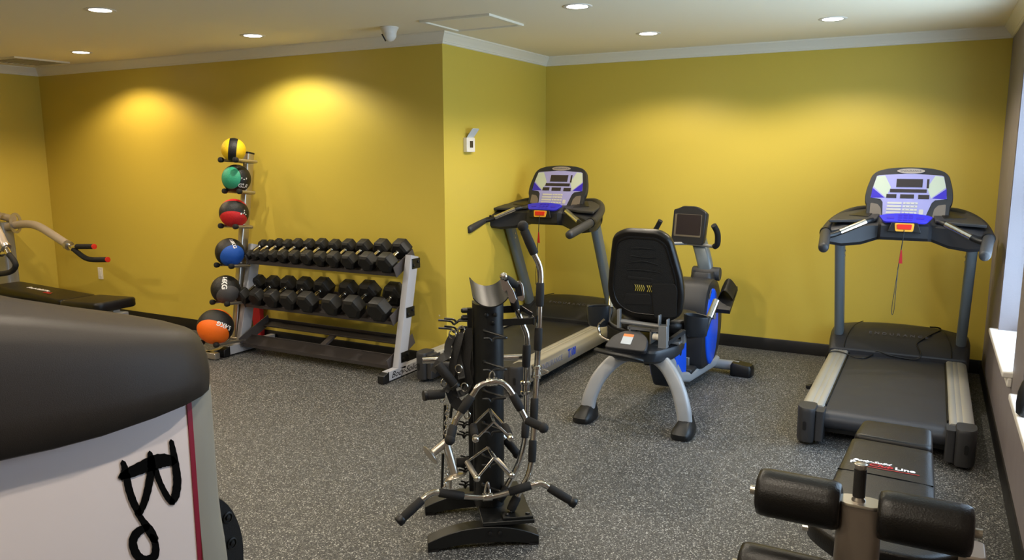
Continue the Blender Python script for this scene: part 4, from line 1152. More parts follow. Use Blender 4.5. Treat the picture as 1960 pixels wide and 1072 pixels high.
# front pegs
for zz, xo in ((0.865, 0.0), (0.735, -0.003), (0.615, -0.006), (0.475, -0.008), (0.335, -0.010), (0.205, -0.012)):
    P = [TT(xo - 0.022, -0.058, zz + 0.014), TT(xo - 0.018, -0.075, zz + 0.016), TT(xo + 0.045, -0.115, zz + 0.002), TT(xo + 0.058, -0.128, zz), TT(xo + 0.05, -0.135, zz), TT(xo + 0.012, -0.135, zz + 0.0), TT(xo, -0.137, zz - 0.012), TT(xo - 0.012, -0.135, zz), TT(xo - 0.035, -0.135, zz + 0.001)]
    b = MB(); b.tube(smoothpath(P, 4), 0.0052, 8); b.sphere(TT(xo - 0.022, -0.060, zz + 0.015), 0.0085, 10, 6)
    b.build('peg', 'steel_black', t, world=True)
for z, ln in ((0.905, 0.13), (0.872, 0.13), (0.67, 0.045), (0.62, 0.05), (0.455, 0.06), (0.41, 0.06), (0.30, 0.055), (0.25, 0.055), (0.185, 0.055)):
    b = MB()
    for dy, l2 in ((0.0, ln), (0.03, ln * 0.8)):
        P = [TT(-0.07, 0.02 + dy, z), TT(-0.075 - l2 * 0.35, 0.02 + dy, z + 0.002), TT(-0.075 - l2 * 0.5, 0.02 + dy, z - 0.012), TT(-0.075 - l2 * 0.62, 0.02 + dy, z + 0.002), TT(-0.075 - l2, 0.02 + dy, z + 0.008)]
        b.tube(smoothpath(P, 4), 0.0045, 8)
    b.build('side_peg', 'steel_black', t, world=True)
# right hand bar holder: two flat arms
b = MB()
b.bar(TT(0.055, -0.03, 0.905), TT(0.185, -0.05, 0.912), 0.006, 0.028); b.bar(TT(0.182, -0.055, 0.912), TT(0.182, -0.005, 0.912), 0.006, 0.034); 
b.bar(TT(0.055, 0.04, 0.945), TT(0.15, 0.05, 0.945), 0.006, 0.03); b.bar(TT(0.15, 0.05, 0.945), TT(0.182, -0.01, 0.93), 0.006, 0.02)
b.build('bar_holder', 'steel_black', t, world=True, bevel=0.001)

def pts_on(L, off):
    return [on(a[0], a[1], a[2] if len(a) > 2 else off) for a in L]
def attach(name, label, cat, L, off):
    p = pts_on(L, off)
    c = sum(p, V((0, 0, 0))) / len(p)
    z = min(q.z for q in p)
    return thing(name, label, cat, (c.x, c.y, z), 0, 'cable attachments on the tower')
def sleeve(t, a, b_, r, name='foam_grip', m='rubber', taper=False):
    d = b_ - a
    q = MB(); q.tube([a, a + d * 0.04, a + d * 0.5, b_ - d * 0.04, b_], [r * 0.9, r, r * 1.06, r, r * 0.9], 14)
    q.build(name, m, t, world=True, angle=60)
# 1 arched multi grip bar
L = [(861.5, 837, .175), (872, 806, .165), (879, 794, .16), (905, 755.5, .15), (918, 738, .145), (941, 731, .14), (963, 734, .14), (979.5, 752, .14), (998.5, 787, .145), (1007, 804, .15)]
t = attach('pulldown_bar', 'arched chrome bar with angled foam grips hanging at mid height on the tower front', 'cable bar', L, 0.14)
p = pts_on(L, 0.14)
b = MB(); b.tube(smoothpath(p, 5), 0.0128, 12); b.build('bar', 'chrome', t, world=True, angle=60)
sleeve(t, on(882, 789, .16), on(903, 758, .15), 0.0175); sleeve(t, on(981, 755, .14), on(997, 784, .145), 0.0175)
for a, c in ((on(868, 815, .165), on(861, 842, .20)), (on(1008, 804, .15), on(1040, 819, .19))):
    sleeve(t, a, c, 0.0175)
    b = MB(); b.sphere(c, 0.0215, 14, 10); b.build('grip_end', 'rubber', t, world=True)
b = MB(); b.lathe([(0.017, -0.022), (0.0185, -0.018), (0.0185, 0.018), (0.017, 0.022)], on(941, 731, .14), tx, 16); b.tube(smoothpath([on(936, 728, .14), on(938, 716, .14), on(942, 711, .137), on(946, 716, .14), on(946, 728, .14)], 4), 0.004, 8); b.build('swivel_eye', 'chrome', t, world=True)
# 2, 3 double row handles
def row_handle(label, F, foam, eye_off):
    """F: apex, left and right end of the front and of the back triangle"""
    (fa, fl, fr), (ba, bl_, br) = F
    t = attach('row_handle', label, 'row handle', [fa, fl, fr, ba, bl_, br], 0.15)
    b = MB()
    for a, l, r in F:
        A, Lq, Rq = on(*a), on(*l), on(*r)
        b.tube([A, Lq], 0.0052, 8); b.tube([A, Rq], 0.0052, 8)
    b.build('rod', 'chrome', t, world=True)
    b = MB(); b.bar(on(*fa), on(*ba), 0.012, 0.005); b.build('centre_plate', 'chrome', t, world=True, bevel=0.001)
    for f, k in ((fl, bl_), (fr, br)):
        A, B = on(*f), on(*k)
        d = (B - A).normalized()
        q = MB(); q.tube([A, B], 0.0115, 14); g = q.build('grip_tube', 'satin', t, world=True)
        if foam: sleeve(t, A + d * 0.018, B - d * 0.004, 0.0155)
        q = MB(); q.sphere(A, 0.0145, 14, 10); q.build('ball_end', 'chrome', t, world=True)
row_handle('chrome double row handle with black foam grips, upper of the pair on the tower front', (((945, 807, .19), (910.5, 841, .20), (977, 838, .20)), ((937, 783, .12), (905, 814, .12), (965, 814, .12))), True, 0)
row_handle('all chrome double row handle, lower of the pair on the tower front', (((945, 877, .19), (913, 916, .20), (979, 910, .20)), ((934, 856, .12), (894, 884, .12), (951, 880, .12))), False, 0)
# 4 cambered curl bar near the floor
L = [(768, 994, .24), (806, 958.5, .20), (823, 946, .18), (839, 943, .17), (889, 950, .155), (933, 951.5, .15), (972, 943, .15), (1017.6, 929, .15), (1035, 925.6, .15), (1049, 932, .155), (1062, 942, .16), (1095, 960, .18)]
t = attach('curl_bar', 'wide cambered chrome curl bar with foam grips hung lowest on the tower', 'cable bar', L, 0.15)
b = MB(); b.tube(smoothpath(pts_on(L, .15), 5), 0.0125, 12); b.build('bar', 'chrome', t, world=True, angle=60)
sleeve(t, on(840, 943, .17), on(887, 949.5, .155), 0.0175); sleeve(t, on(974, 942, .15), on(1016, 929, .15), 0.0175)
for a, c in ((on(808, 957, .20), on(767, 995, .24)), (on(1050, 933, .155), on(1096, 961, .18))):
    sleeve(t, a, c, 0.0175)
    d = (c - a).normalized()
    b = MB(); b.lathe([(0.018, -0.012), (0.0215, -0.006), (0.0215, 0.012), (0.018, 0.016), (0.001, 0.016)], c, d, 16); b.build('end_cap', 'black', t, world=True, angle=50)
b = MB(); b.lathe([(0.017, -0.02), (0.0185, -0.016), (0.0185, 0.016), (0.017, 0.02)], on(933, 951, .15), tx, 16); b.tube(smoothpath([on(927, 948, .15), on(930, 932, .145), on(933, 923, .138), on(936, 932, .145), on(938, 948, .15)], 4), 0.0045, 8); b.build('swivel_eye', 'chrome', t, world=True)
# 5 long lat bar standing on the right
o5 = -0.03
def ot(u, v, y):
    """seen at u, v in the plane y of the tower frame"""
    return atp(u, v, TO + ty * y, ty)
L = [(1001, 434), (1013, 468), (1025, 492), (1032, 508), (1035, 528), (1034, 560), (1031, 640), (1028, 700), (1024, 780), (1020, 850), (1017, 884), (1010, 912), (996, 938), (984, 962), (976, 978)]
t = attach('lat_bar', 'longest chrome lat bar standing upright at the right of the tower', 'cable bar', L, -0.0)
q5 = [ot(u, v, -0.03 - 0.10 * max(0, (v - 700) / 280.0)) for u, v in L]
b = MB(); b.tube(smoothpath(q5, 4), 0.0125, 12); b.build('bar', 'chrome', t, world=True, angle=60)
O5 = lambda u, v: ot(u, v, -0.03 - 0.10 * max(0, (v - 700) / 280.0))
sleeve(t, O5(1003, 440), O5(1023, 486), 0.0185)
b = MB(); b.sphere(O5(1001, 433), 0.0225, 14, 10); b.build('grip_end', 'rubber', t, world=True)
sleeve(t, O5(1034, 541), O5(1033, 586), 0.0165); sleeve(t, O5(1031, 627), O5(1029, 670), 0.0165); sleeve(t, O5(1023.5, 762), O5(1021.5, 806), 0.0165); sleeve(t, O5(1020, 842), O5(1018, 884), 0.0165)
sleeve(t, O5(990, 950), O5(977, 977), 0.0185)
b = MB(); c = O5(1026.5, 712); b.lathe([(0.019, -0.028), (0.022, -0.024), (0.022, -0.014), (0.019, -0.012), (0.019, 0.012), (0.022, 0.014), (0.022, 0.024), (0.019, 0.028)], c, (O5(1028, 700) - O5(1024, 760)).normalized(), 16)
b.tube(smoothpath([O5(1029, 706), O5(1040, 708), O5(1050, 712), O5(1040, 716), O5(1029, 716)], 4), 0.0035, 8); b.build('swivel_eye', 'chrome', t, world=True)
# 6 second long bar
O6 = lambda u, v: ot(u, v, 0.035 - 0.10 * max(0, (v - 740) / 230.0))
L = [(985, 575), (992, 600), (1001, 622), (1008, 640), (1009.5, 665), (1007, 720), (1007, 780), (1005, 830), (1003, 850), (995, 880), (984, 905), (968, 935), (960, 950)]
t = attach('lat_bar', 'shorter chrome bar with foam sleeves leaning just left of the longest lat bar', 'cable bar', L, 0)
b = MB(); b.tube(smoothpath([O6(*q) for q in L], 4), 0.0125, 12); b.build('bar', 'chrome', t, world=True, angle=60)
sleeve(t, O6(980, 560), O6(988, 592), 0.0175); sleeve(t, O6(1008.5, 660), O6(1007, 702), 0.0175); sleeve(t, O6(1006.5, 808), O6(1004.5, 838), 0.0165); sleeve(t, O6(972, 932), O6(955, 958), 0.0185)
b = MB(); b.lathe([(0.018, -0.03), (0.022, -0.026), (0.022, -0.016), (0.018, -0.013), (0.018, 0.013), (0.023, 0.016), (0.023, 0.026), (0.018, 0.03)], O6(1006, 742), (O6(1007, 720) - O6(1007, 760)).normalized(), 16); b.sphere(O6(1003, 752), 0.014, 10, 8); b.build('swivel_eye', 'chrome', t, world=True)
# 7 stirrup handle clipped at the top
L = [(960, 532, .0), (990, 545, .0), (975, 578, 0)]
t = attach('stirrup_handle', 'chrome stirrup handle with black grip clipped at the top right of the tower', 'cable handle', L, 0)
def plate(P, y, th=0.003):
    a = [ot(u, v, y) for u, v in P]; c = [ot(u, v, y + th) for u, v in P]
    q = MB(); n = len(P); q.add(a + c, [tuple(range(n)), tuple(reversed(range(n, 2 * n)))] + [(k, n + k, n + (k + 1) % n, (k + 1) % n) for k in range(n)]); return q
plate([(957, 530), (963, 525), (971, 528), (973, 540), (983, 556), (989, 573), (984, 581), (977, 579), (970, 567), (961, 552)], -0.05).build('side_plate', 'chrome', t, world=True, bevel=0.001)
plate([(983, 541), (995, 537), (1001, 545), (1003, 560), (1004, 572), (1000, 577), (990, 574), (985, 560)], 0.04).build('side_plate', 'chrome', t, world=True, bevel=0.001)
sleeve(t, ot(966, 531, -0.045), ot(987, 546, 0.04), 0.0165)
b = MB(); b.sphere(ot(964, 529, -0.055), 0.0165, 12, 8); b.build('grip_end', 'chrome', t, world=True)
plate([(986, 545), (996, 543), (999, 555), (1000, 566), (990, 568)], 0.025).build('hand_guard', 'black', t, world=True, bevel=0.002)
# 8 straight bar lying across the back of the tower
t = attach('straight_bar', 'pale chrome straight bar lying across behind the tower column', 'cable bar', [(808, 689), (1012, 684)], -0.09)
a0, a1 = ot(809, 690, 0.095), ot(1014, 683, 0.095)
b = MB(); b.tube([a0, a1], 0.0135, 14); b.build('bar', 'chrome', t, world=True)
# 9 short bar with black end behind the column, lower right
t = attach('short_bar', 'short chrome bar with black rubber end poking out low right of the tower', 'cable bar', [(945, 818), (993, 872)], -0.09)
O9 = lambda u, v: ot(u, v, 0.03)
b = MB(); b.tube([O9(940, 812), O9(968, 842)], 0.013, 12); b.build('bar', 'chrome', t, world=True)
sleeve(t, O9(966, 840), O9(988, 866), 0.0175)
b = MB(); b.sphere(O9(990, 869), 0.021, 12, 8); b.build('grip_end', 'rubber', t, world=True)
# 10 chrome V press bar on the left
L = [(853, 848, .02), (826, 868, .05), (872, 914, .06)]
t = attach('press_down_bar', 'chrome V shaped press down bar with end discs on the left of the tower', 'cable bar', L, 0.03)
A, B_, C_ = [on(*q) for q in ((853, 847, .10), (824, 871, .13), (872, 912, .14))]
b = MB(); b.tube([B_, A], 0.0155, 14); b.tube([A, C_], 0.0165, 14); b.sphere(A, 0.0165, 12, 8); b.build('bar', 'satin', t, world=True, angle=60)
for c, o in ((B_, A), (C_, A)):
    d = (c - o).normalized()
    b = MB(); b.lathe([(0.012, -0.014), (0.032, -0.006), (0.044, -0.001), (0.046, 0.003), (0.040, 0.006), (0.001, 0.002)], c, d, 24); b.build('end_disc', 'satin', t, world=True, angle=50)
# 11 straps, handles, carabiners on the left pegs
def ribbon(P, w, side, th=0.003):
    q = MB(); q.sweep(P, [(-th / 2, -w / 2), (th / 2, -w / 2), (th / 2, w / 2), (-th / 2, w / 2)], up=side); return q
def ring(c, r, n, wr=0.003, sy=1.25):
    n = V(n).normalized(); x = n.cross(EZ).normalized(); y = x.cross(n)
    q = MB(); q.tube([c + x * math.cos(2 * PI * k / 18) * r + y * math.sin(2 * PI * k / 18) * r * sy for k in range(18)], wr, 8, closed=True); return q
def strap_handle(label, top, L1, L2, g0, g1, off):
    t = attach('strap_handle', label, 'cable handle', [top, g0, g1], off)
    for L_ in (L1, L2):
        ribbon(smoothpath(pts_on(L_, off), 5), 0.030, tx + tn * 0.35).build('webbing_loop', 'webbing', t, world=True, angle=60)
    a, c = on(*g0), on(*g1)
    sleeve(t, a, c, 0.019)
    d = (c - a).normalized()
    q = MB(); q.lathe([(0.017, -0.004), (0.0215, 0.0), (0.0215, 0.012), (0.001, 0.012)], c, d, 14); q.build('grip_end', 'black', t, world=True)
    ring(on(top[0], top[1], off), 0.014, tn).build('d_ring', 'chrome', t, world=True)
strap_handle('black nylon strap handle hanging outermost left, its foam grip slanting down', (866, 640), [(866, 642, .03), (858, 660, .03), (856, 680, .04), (842, 690, .05), (829, 712, .05)], [(868, 642, .0), (873, 668, .0), (880, 700, .02), (884, 725, .05)], (838, 697, .06), (870, 737, .07), 0.03)
strap_handle('black strap handle hanging beside the column, its foam grip sticking out to the left', (883, 632), [(882, 636, .02), (876, 660, .03), (868, 690, .03), (862, 730, .03), (852, 750, .05)], [(886, 636, .0), (893, 668, .0), (900, 710, .0), (893, 745, .01), (872, 757, .03)], (850, 754, .05), (816, 757, .07), 0.02)
t = attach('ankle_strap', 'black padded ankle strap with steel rings bunched beside the column', 'ankle strap', [(880, 660), (890, 740)], 0.0)
ribbon(smoothpath(pts_on([(893, 630), (888, 655), (878, 690), (884, 720), (896, 742)], -.02), 5), 0.05, tx + tn * 0.3, 0.006).build('strap', 'webbing', t, world=True, angle=60)
ribbon(smoothpath(pts_on([(896, 628), (897, 660), (893, 700), (898, 735)], .01), 5), 0.032, tx + tn * 0.2, 0.006).build('strap', 'webbing', t, world=True, angle=60)
ribbon(smoothpath(pts_on([(862, 745), (872, 770), (886, 778), (897, 768)], .03), 5), 0.045, EZ, 0.012).build('padded_cuff', 'rubber', t, world=True, angle=60)
for u, v in ((889, 741), (850, 733), (846, 762), (894, 795), (878, 706)):
    ring(on(u, v, .05), 0.0135, tn + tx * (0.6 if u < 870 else -0.3), 0.0028).build('d_ring', 'chrome', t, world=True)
for (u0, v0, u1, v1, lab) in ((857, 778, 852, 850, 'upper chrome chain hanging down the left side of the tower'), (862, 872, 850, 940, 'lower chrome chain hanging down the left side of the tower')):
    t = attach('chain', lab, 'chain', [(u0, v0), (u1, v1)], 0.05)
    b = MB(); n_ = 8
    a, c = on(u0, v0, .05), on(u1, v1, .05)
    d = (c - a) / n_
    for k in range(n_):
        m_ = a + d * (k + 0.5)
        sd = tx if k % 2 else tn
        dn = d.normalized()
        b.tube([m_ + dn * math.cos(2 * PI * j / 12) * d.length * 0.62 + sd * math.sin(2 * PI * j / 12) * 0.009 for j in range(12)], 0.0026, 6, closed=True)
    b.build('chain_link', 'chrome', t, world=True)
for i, (u, v, u2, v2) in enumerate(((852, 775, 850, 845), (866, 770, 862, 800), (862, 868, 862, 935), (848, 868, 846, 935))):
    t = attach('steel_rod', ('thin dark rod between the upper side pegs, left one', 'thin dark rod between the upper side pegs, right one', 'thin dark rod between the lower side pegs, right one', 'thin dark rod between the lower side pegs, left one')[i], 'rod', [(u, v), (u2, v2)], 0.0)
    b = MB(); b.tube([on(u, v, .0), on(u2, v2, .0)], 0.006, 8); b.build('rod', 'steel_black' if i != 2 else 'satin', t, world=True)
b = MB(); c = on(883, 885, 0.0); b.tube([c + tx * -0.02, c + tx * 0.03], 0.02, 14)
tag(b.build('rubber_stop', 'rubber'), 'short black rubber cylinder clipped beside the column, behind the V bar', 'stop')

# ------------------------------------------------------------------ sit up bench at the lower right
t = thing('sit_up_bench', 'black padded bench with foam leg rollers in the near right corner', 'bench', (3.05, -3.7, 0))
def pad(poly, z0, z1, name, m='leather', r=0.03, parent=None):
    P = roundpoly(poly, r, 4)
    cx = sum(p[0] for p in P) / len(P); cy = sum(p[1] for p in P) / len(P)
    def L(k, z): 
        return [V((cx + (x - cx) * (1 - k / 0.15), cy + (y - cy) * (1 - k / 0.2), z)) for x, y in P]
    h = z1 - z0
    b = MB(); b.loft([L(0.008, z0), L(0.0, z0 + h * 0.12), L(-0.001, z0 + h * 0.5), L(0.0, z1 - h * 0.28), L(0.004, z1 - h * 0.1), L(0.012, z1 - 0.001), L(0.03, z1 + 0.001)])
    return b.build(name, m, parent or t, world=True, angle=70)
pad([(2.930, -2.80), (3.200, -2.80), (3.204, -3.045), (2.908, -3.025)], 0.365, 0.425, 'head_pad')
pad([(2.906, -3.055), (3.205, -3.078), (3.215, -3.82), (2.868, -3.80)], 0.362, 0.428, 'back_pad')
pad([(2.85, -3.80), (3.27, -3.82), (3.30, -3.95), (3.20, -4.07), (2.96, -4.07), (2.84, -3.94)], 0.365, 0.435, 'seat_pad', r=0.07)
b = MB(); b.tube([(2.89, -3.455, 0.4285), (3.0, -3.455, 0.4295), (3.1, -3.462, 0.4295), (3.205, -3.468, 0.427)], 0.0022, 6); b.build('pad_seam', 'ink', t, world=True)
XT = frame((3.040, -3.365, 0.4302), V((1, -0.02, 0)), EY)
text('lettering', 'Body-Solid', 0.026, XT @ Matrix.Translation((-0.045, 0.030, 0)), 'white_ink', t, world=True, shear=0.35, bold=0.0006, sx=1.15)
text('lettering', 'Pro', 0.034, XT @ Matrix.Translation((-0.088, 0.002, 0)), 'white_ink', t, world=True, bold=0.001, sx=1.15)
text('lettering', 'Club', 0.036, XT @ Matrix.Translation((-0.012, 0.002, 0)), 'red_ink', t, world=True, bold=0.0006, shear=0.3, sx=1.2)
text('lettering', 'Line', 0.034, XT @ Matrix.Translation((0.072, 0.002, 0)), 'white_ink', t, world=True, bold=0.001, sx=1.2)
b = MB(); b.prism([(-0.06, -0.026), (0.12, -0.026), (0.12, -0.0225), (-0.06, -0.0225)], XT, 0.0006); b.build('logo_underline', 'red_ink', t, world=True)
b = MB(); b.bar((3.04, -2.92, 0.325), (3.04, -4.38, 0.325), 0.06, 0.06); b.bar((3.04, -2.98, 0.30), (3.04, -2.92, 0.03), 0.05, 0.05, up=(0, 1, 0)); b.build('bench_frame', 'taupe', t, world=True, bevel=0.006)
b = MB(); b.bar((2.80, -2.92, 0.03), (3.27, -2.92, 0.03), 0.05, 0.05); b.build('rear_foot', 'taupe', t, world=True, bevel=0.006)
b = MB(); b.bar((2.78, -4.40, 0.035), (3.27, -4.40, 0.035), 0.06, 0.06); b.build('front_foot', 'taupe', t, world=True, bevel=0.006)
b = MB(); b.tube([(2.835, -3.93, 0.395), (2.87, -3.93, 0.395)], 0.012, 12); b.build('pin_end', 'chrome', t, world=True)
b = MB(); b.loft([[V((x, y, z)) for x, y in rrect(0.07, 0.12, 0.02, 4, 3.305, -3.955)] for z in (0.34, 0.45)]); b.build('side_bracket', 'taupe', t, world=True, bevel=0.006)
# post with its rollers
pc = V((3.022, -4.40, 0))
b = MB(); b.loft([[V((pc.x + x * k, pc.y + y * k, z)) for x, y in rrect(0.104, 0.062, 0.028, 5)] for z, k in ((0.06, 1.12), (0.30, 1.08), (0.712, 1.0))]); post = b.build('roller_post', 'taupe', t, world=True, angle=50)
b = MB(); b.loft([[V((pc.x + x * k, pc.y + y * k, z)) for x, y in rrect(0.108, 0.066, 0.030, 5)] for z, k in ((0.712, 1.0), (0.717, 1.0), (0.719, 0.97))]); b.build('post_cap', 'satin', t, world=True, angle=50)
b = MB(); b.lathe([(0.017, 0.718), (0.017, 0.722), (0.013, 0.726), (0.013, 0.802), (0.0145, 0.804), (0.0155, 0.808), (0.0155, 0.816), (0.013, 0.818), (0.001, 0.818)], (pc.x - 0.004, pc.y, 0), EZ, 24); b.build('height_pin', 'satin', t, world=True, angle=50)
b = MB(); b.lathe([(0.0148, 0.730), (0.0148, 0.803)], (pc.x - 0.004, pc.y, 0), EZ, 24); b.build('pin_sleeve', 'rubber', t, world=True)
def roller(x0, x1, y, z, r, out_):
    """padded roller along x; out_ is the side with the visible bar end"""
    L = abs(x1 - x0)
    b = MB(); n = 36; vs = []
    prof = [(0.45, 0.004), (0.72, -0.004), (0.90, 0.0), (0.985, 0.012), (1.0, 0.03), (1.0, L - 0.03), (0.985, L - 0.012), (0.90, L), (0.72, L + 0.004), (0.45, L - 0.004)]
    lo = []
    for i, (k, a) in enumerate(prof):
        lo.append([V((x0 + a, y + math.cos(2 * PI * q / n) * r * k * (1 + (0.02 * math.sin(q * PI / 1.0) if False else 0) + (0.025 * math.cos(q * 9 * 2 * PI / n) if i in (1, 2, 7, 8) else 0)), z + math.sin(2 * PI * q / n) * r * k * (1 + (0.025 * math.cos(q * 9 * 2 * PI / n) if i in (1, 2, 7, 8) else 0)))) for q in range(n)])
    b.loft(lo)
    b.build('foam_roller', 'leather', t, world=True, angle=60)
    b = MB()
    e = x0 - 0.022 if out_ < 0 else x1 + 0.022
    i_ = x1 + 0.02 if out_ < 0 else x0 - 0.02
    b.tube([(i_, y, z), (e, y, z)], 0.012, 14); b.build('roller_bar', 'satin', t, world=True)
roller(2.775, 2.975, -4.405, 0.695, 0.063, -1); roller(3.068, 3.268, -4.405, 0.695, 0.063, 1)
roller(2.75, 2.965, -4.475, 0.51, 0.063, -1); roller(3.078, 3.268, -4.475, 0.51, 0.063, 1)
b = MB(); b.prism(rrect(0.075, 0.04, 0.003), frame((3.085, -4.12, 0.395), EX, V((0, 0.6, 0.8))), 0.002); b.build('info_label', 'paper', t, world=True)

# ------------------------------------------------------------------ flat bench and lever arm machine at the far left
t = thing('weight_bench', 'flat black weight bench with printed back pad by the far left wall', 'bench', (-3.3, -2.6, 0))
t_keep = t
def padx(x0, x1, y0, y1, zl, zr, th, name, taper=0.85):
    P = roundpoly([(x0, y0 * taper + y1 * (1 - taper)), (x1, y0), (x1, y1), (x0, y1 * taper + y0 * (1 - taper))], 0.06, 5)
    cx = (x0 + x1) / 2; cy = (y0 + y1) / 2
    def zz(x): return zl + (zr - zl) * (x - x0) / (x1 - x0)
    b = MB(); b.loft([[V((cx + (x - cx) * k, cy + (y - cy) * k2, zz(x) + dz)) for x, y in P] for k, k2, dz in ((0.98, 0.94, -th), (1.0, 1.0, -th * 0.85), (1.0, 1.0, -th * 0.25), (0.985, 0.96, -0.004), (0.93, 0.82, 0.0))])
    return b.build(name, 'leather', t, world=True, angle=60)
padx(-4.06, -2.98, -2.76, -2.44, 0.475, 0.435, 0.07, 'back_pad', 0.92)
padx(-3.00, -2.50, -2.78, -2.42, 0.435, 0.455, 0.075, 'seat_pad', 1.0)
text('lettering', 'Body-Solid Pro', 0.05, frame((-3.55, -2.60, 0.459), V((1, 0.0, -0.037)), EY), 'white_ink', t, world=True, shear=0.3, sx=1.0, bold=0.0015)
text('lettering', 'Club', 0.05, frame((-3.35, -2.65, 0.4535), V((1, 0.0, -0.037)), EY), 'red_ink', t, world=True, shear=0.3, bold=0.0015)
b = MB(); b.bar((-3.9, -2.6, 0.34), (-2.52, -2.6, 0.34), 0.06, 0.07); b.bar((-3.85, -2.6, 0.32), (-3.95, -2.6, 0.03), 0.05, 0.05, up=(1, 0, 0)); b.bar((-2.62, -2.6, 0.33), (-2.46, -2.6, 0.05), 0.05, 0.06, up=(1, 0, 0)); b.build('bench_frame', 'silver', t, world=True, bevel=0.004)
b = MB(); b.bar((-2.46, -2.84, 0.035), (-2.46, -2.36, 0.035), 0.06, 0.06); b.bar((-3.95, -2.8, 0.03), (-3.95, -2.4, 0.03), 0.05, 0.05); b.build('cross_foot', 'silver', t, world=True, bevel=0.004)
b = MB(); b.box((-2.50, -2.60, 0.325), (0.12, 0.09, 0.07)); b.build('frame_cap', 'silver', t, world=True, bevel=0.004)
b = MB(); b.bar((-3.62, -2.74, 0.37), (-3.56, -2.80, 0.37), 0.06, 0.035); b.build('adjust_knob', 'black', t, world=True, bevel=0.01)

t = thing('press_machine', 'silver lever arm press machine with black hooked grips, cut by the left edge', 'press machine', (-4.55, -2.3, 0))
b = MB(); b.sweep([(-4.53, -2.30, 0.0), (-4.56, -2.30, 0.97)], rrect(0.20, 0.11, 0.02, 3), up=(0, 1, 0), fixed=True); b.build('column', 'silver', t, world=True, angle=40)
A = lambda u, v: at(u, v, y=-2.3)
b = MB(); b.tube(smoothpath([V((-4.70, -2.3, 0.965)), A(0, 438), A(30, 431), A(55, 429), A(75, 434), A(100, 449), A(132, 470)], 5), 0.036, 16); b.build('lever_arm', 'champagne', t, world=True, angle=60)
b = MB(); b.tube([V((-4.72, -2.26, 1.03)), at(25, 419, y=-2.26)], 0.034, 14); b.build('pivot_tube', 'champagne', t, world=True)
for u in (6, 30):
    c = A(u, 427); b = MB()
    b.sweep([c + V((math.cos(2 * PI * k / 20) * 0.0 , math.sin(2 * PI * k / 20) * 0.045, math.cos(2 * PI * k / 20) * 0.085)) for k in range(20)], [(-0.012, -0.004), (0.012, -0.004), (0.012, 0.004), (-0.012, 0.004)], up=(1, 0, 0), closed=True)
    b.build('clamp_ring', 'satin', t, world=True)
b = MB(); b.tube([A(128, 468), A(133, 471)], 0.042, 16); b.build('arm_collar', 'satin', t, world=True)
b = MB(); b.tube([A(132, 470), A(141, 477)], 0.024, 12); b.tube([A(137, 473), A(149, 472)], 0.02, 12); b.build('grip_stub', 'chrome', t, world=True)
for P in ([A(147, 472), A(180, 472)], [A(140, 476), A(152, 486), A(164, 494), A(178, 497), A(206, 497)]):
    b = MB(); b.tube(smoothpath(P, 5), 0.0225, 12); g = b.build('hand_grip', 'rubber', t, world=True, angle=60)
    b = MB(); d = (P[-1] - P[-2]).normalized(); b.lathe([(0.023, -0.004), (0.023, 0.006), (0.001, 0.008)], P[-1], d, 14); b.build('grip_end', 'red', t, world=True, label='red end cap of the grip')
B = lambda u, v: at(u, v, y=-2.95)
b = MB(); b.tube(smoothpath([B(-40, 400), B(-12, 430), B(10, 473)], 4), 0.034, 14); b.build('lever_arm', 'champagne', t, world=True)
b = MB(); b.tube([B(9, 471), B(12, 475)], 0.040, 16); b.build('arm_collar', 'satin', t, world=True)
b = MB(); b.tube([B(11, 474), B(17, 486)], 0.022, 12); b.tube([B(15, 483), B(3, 486)], 0.018, 12); b.build('grip_stub', 'chrome', t, world=True)
b = MB(); b.tube(smoothpath([B(17, 487), B(26, 498), B(30, 508), B(24, 518), B(10, 523), B(-25, 527)], 5), 0.0215, 12); b.build('hand_grip', 'rubber', t, world=True, angle=60)
b = MB(); b.tube([B(4, 486), B(-25, 488)], 0.0215, 12); b.build('hand_grip', 'rubber', t, world=True)
b = MB(); b.bar((-4.60, -2.3, 0.96), (-4.60, -3.0, 0.98), 0.06, 0.06); b.bar((-4.60, -2.95, 0.98), B(-40, 400), 0.06, 0.06); b.build('shoulder_bar', 'champagne', t, world=True, bevel=0.006)
b = MB(); b.bar((-4.62, -2.95, 0.03), (-4.62, -1.95, 0.03), 0.06, 0.06); b.build('base_bar', 'silver', t, world=True, bevel=0.006)

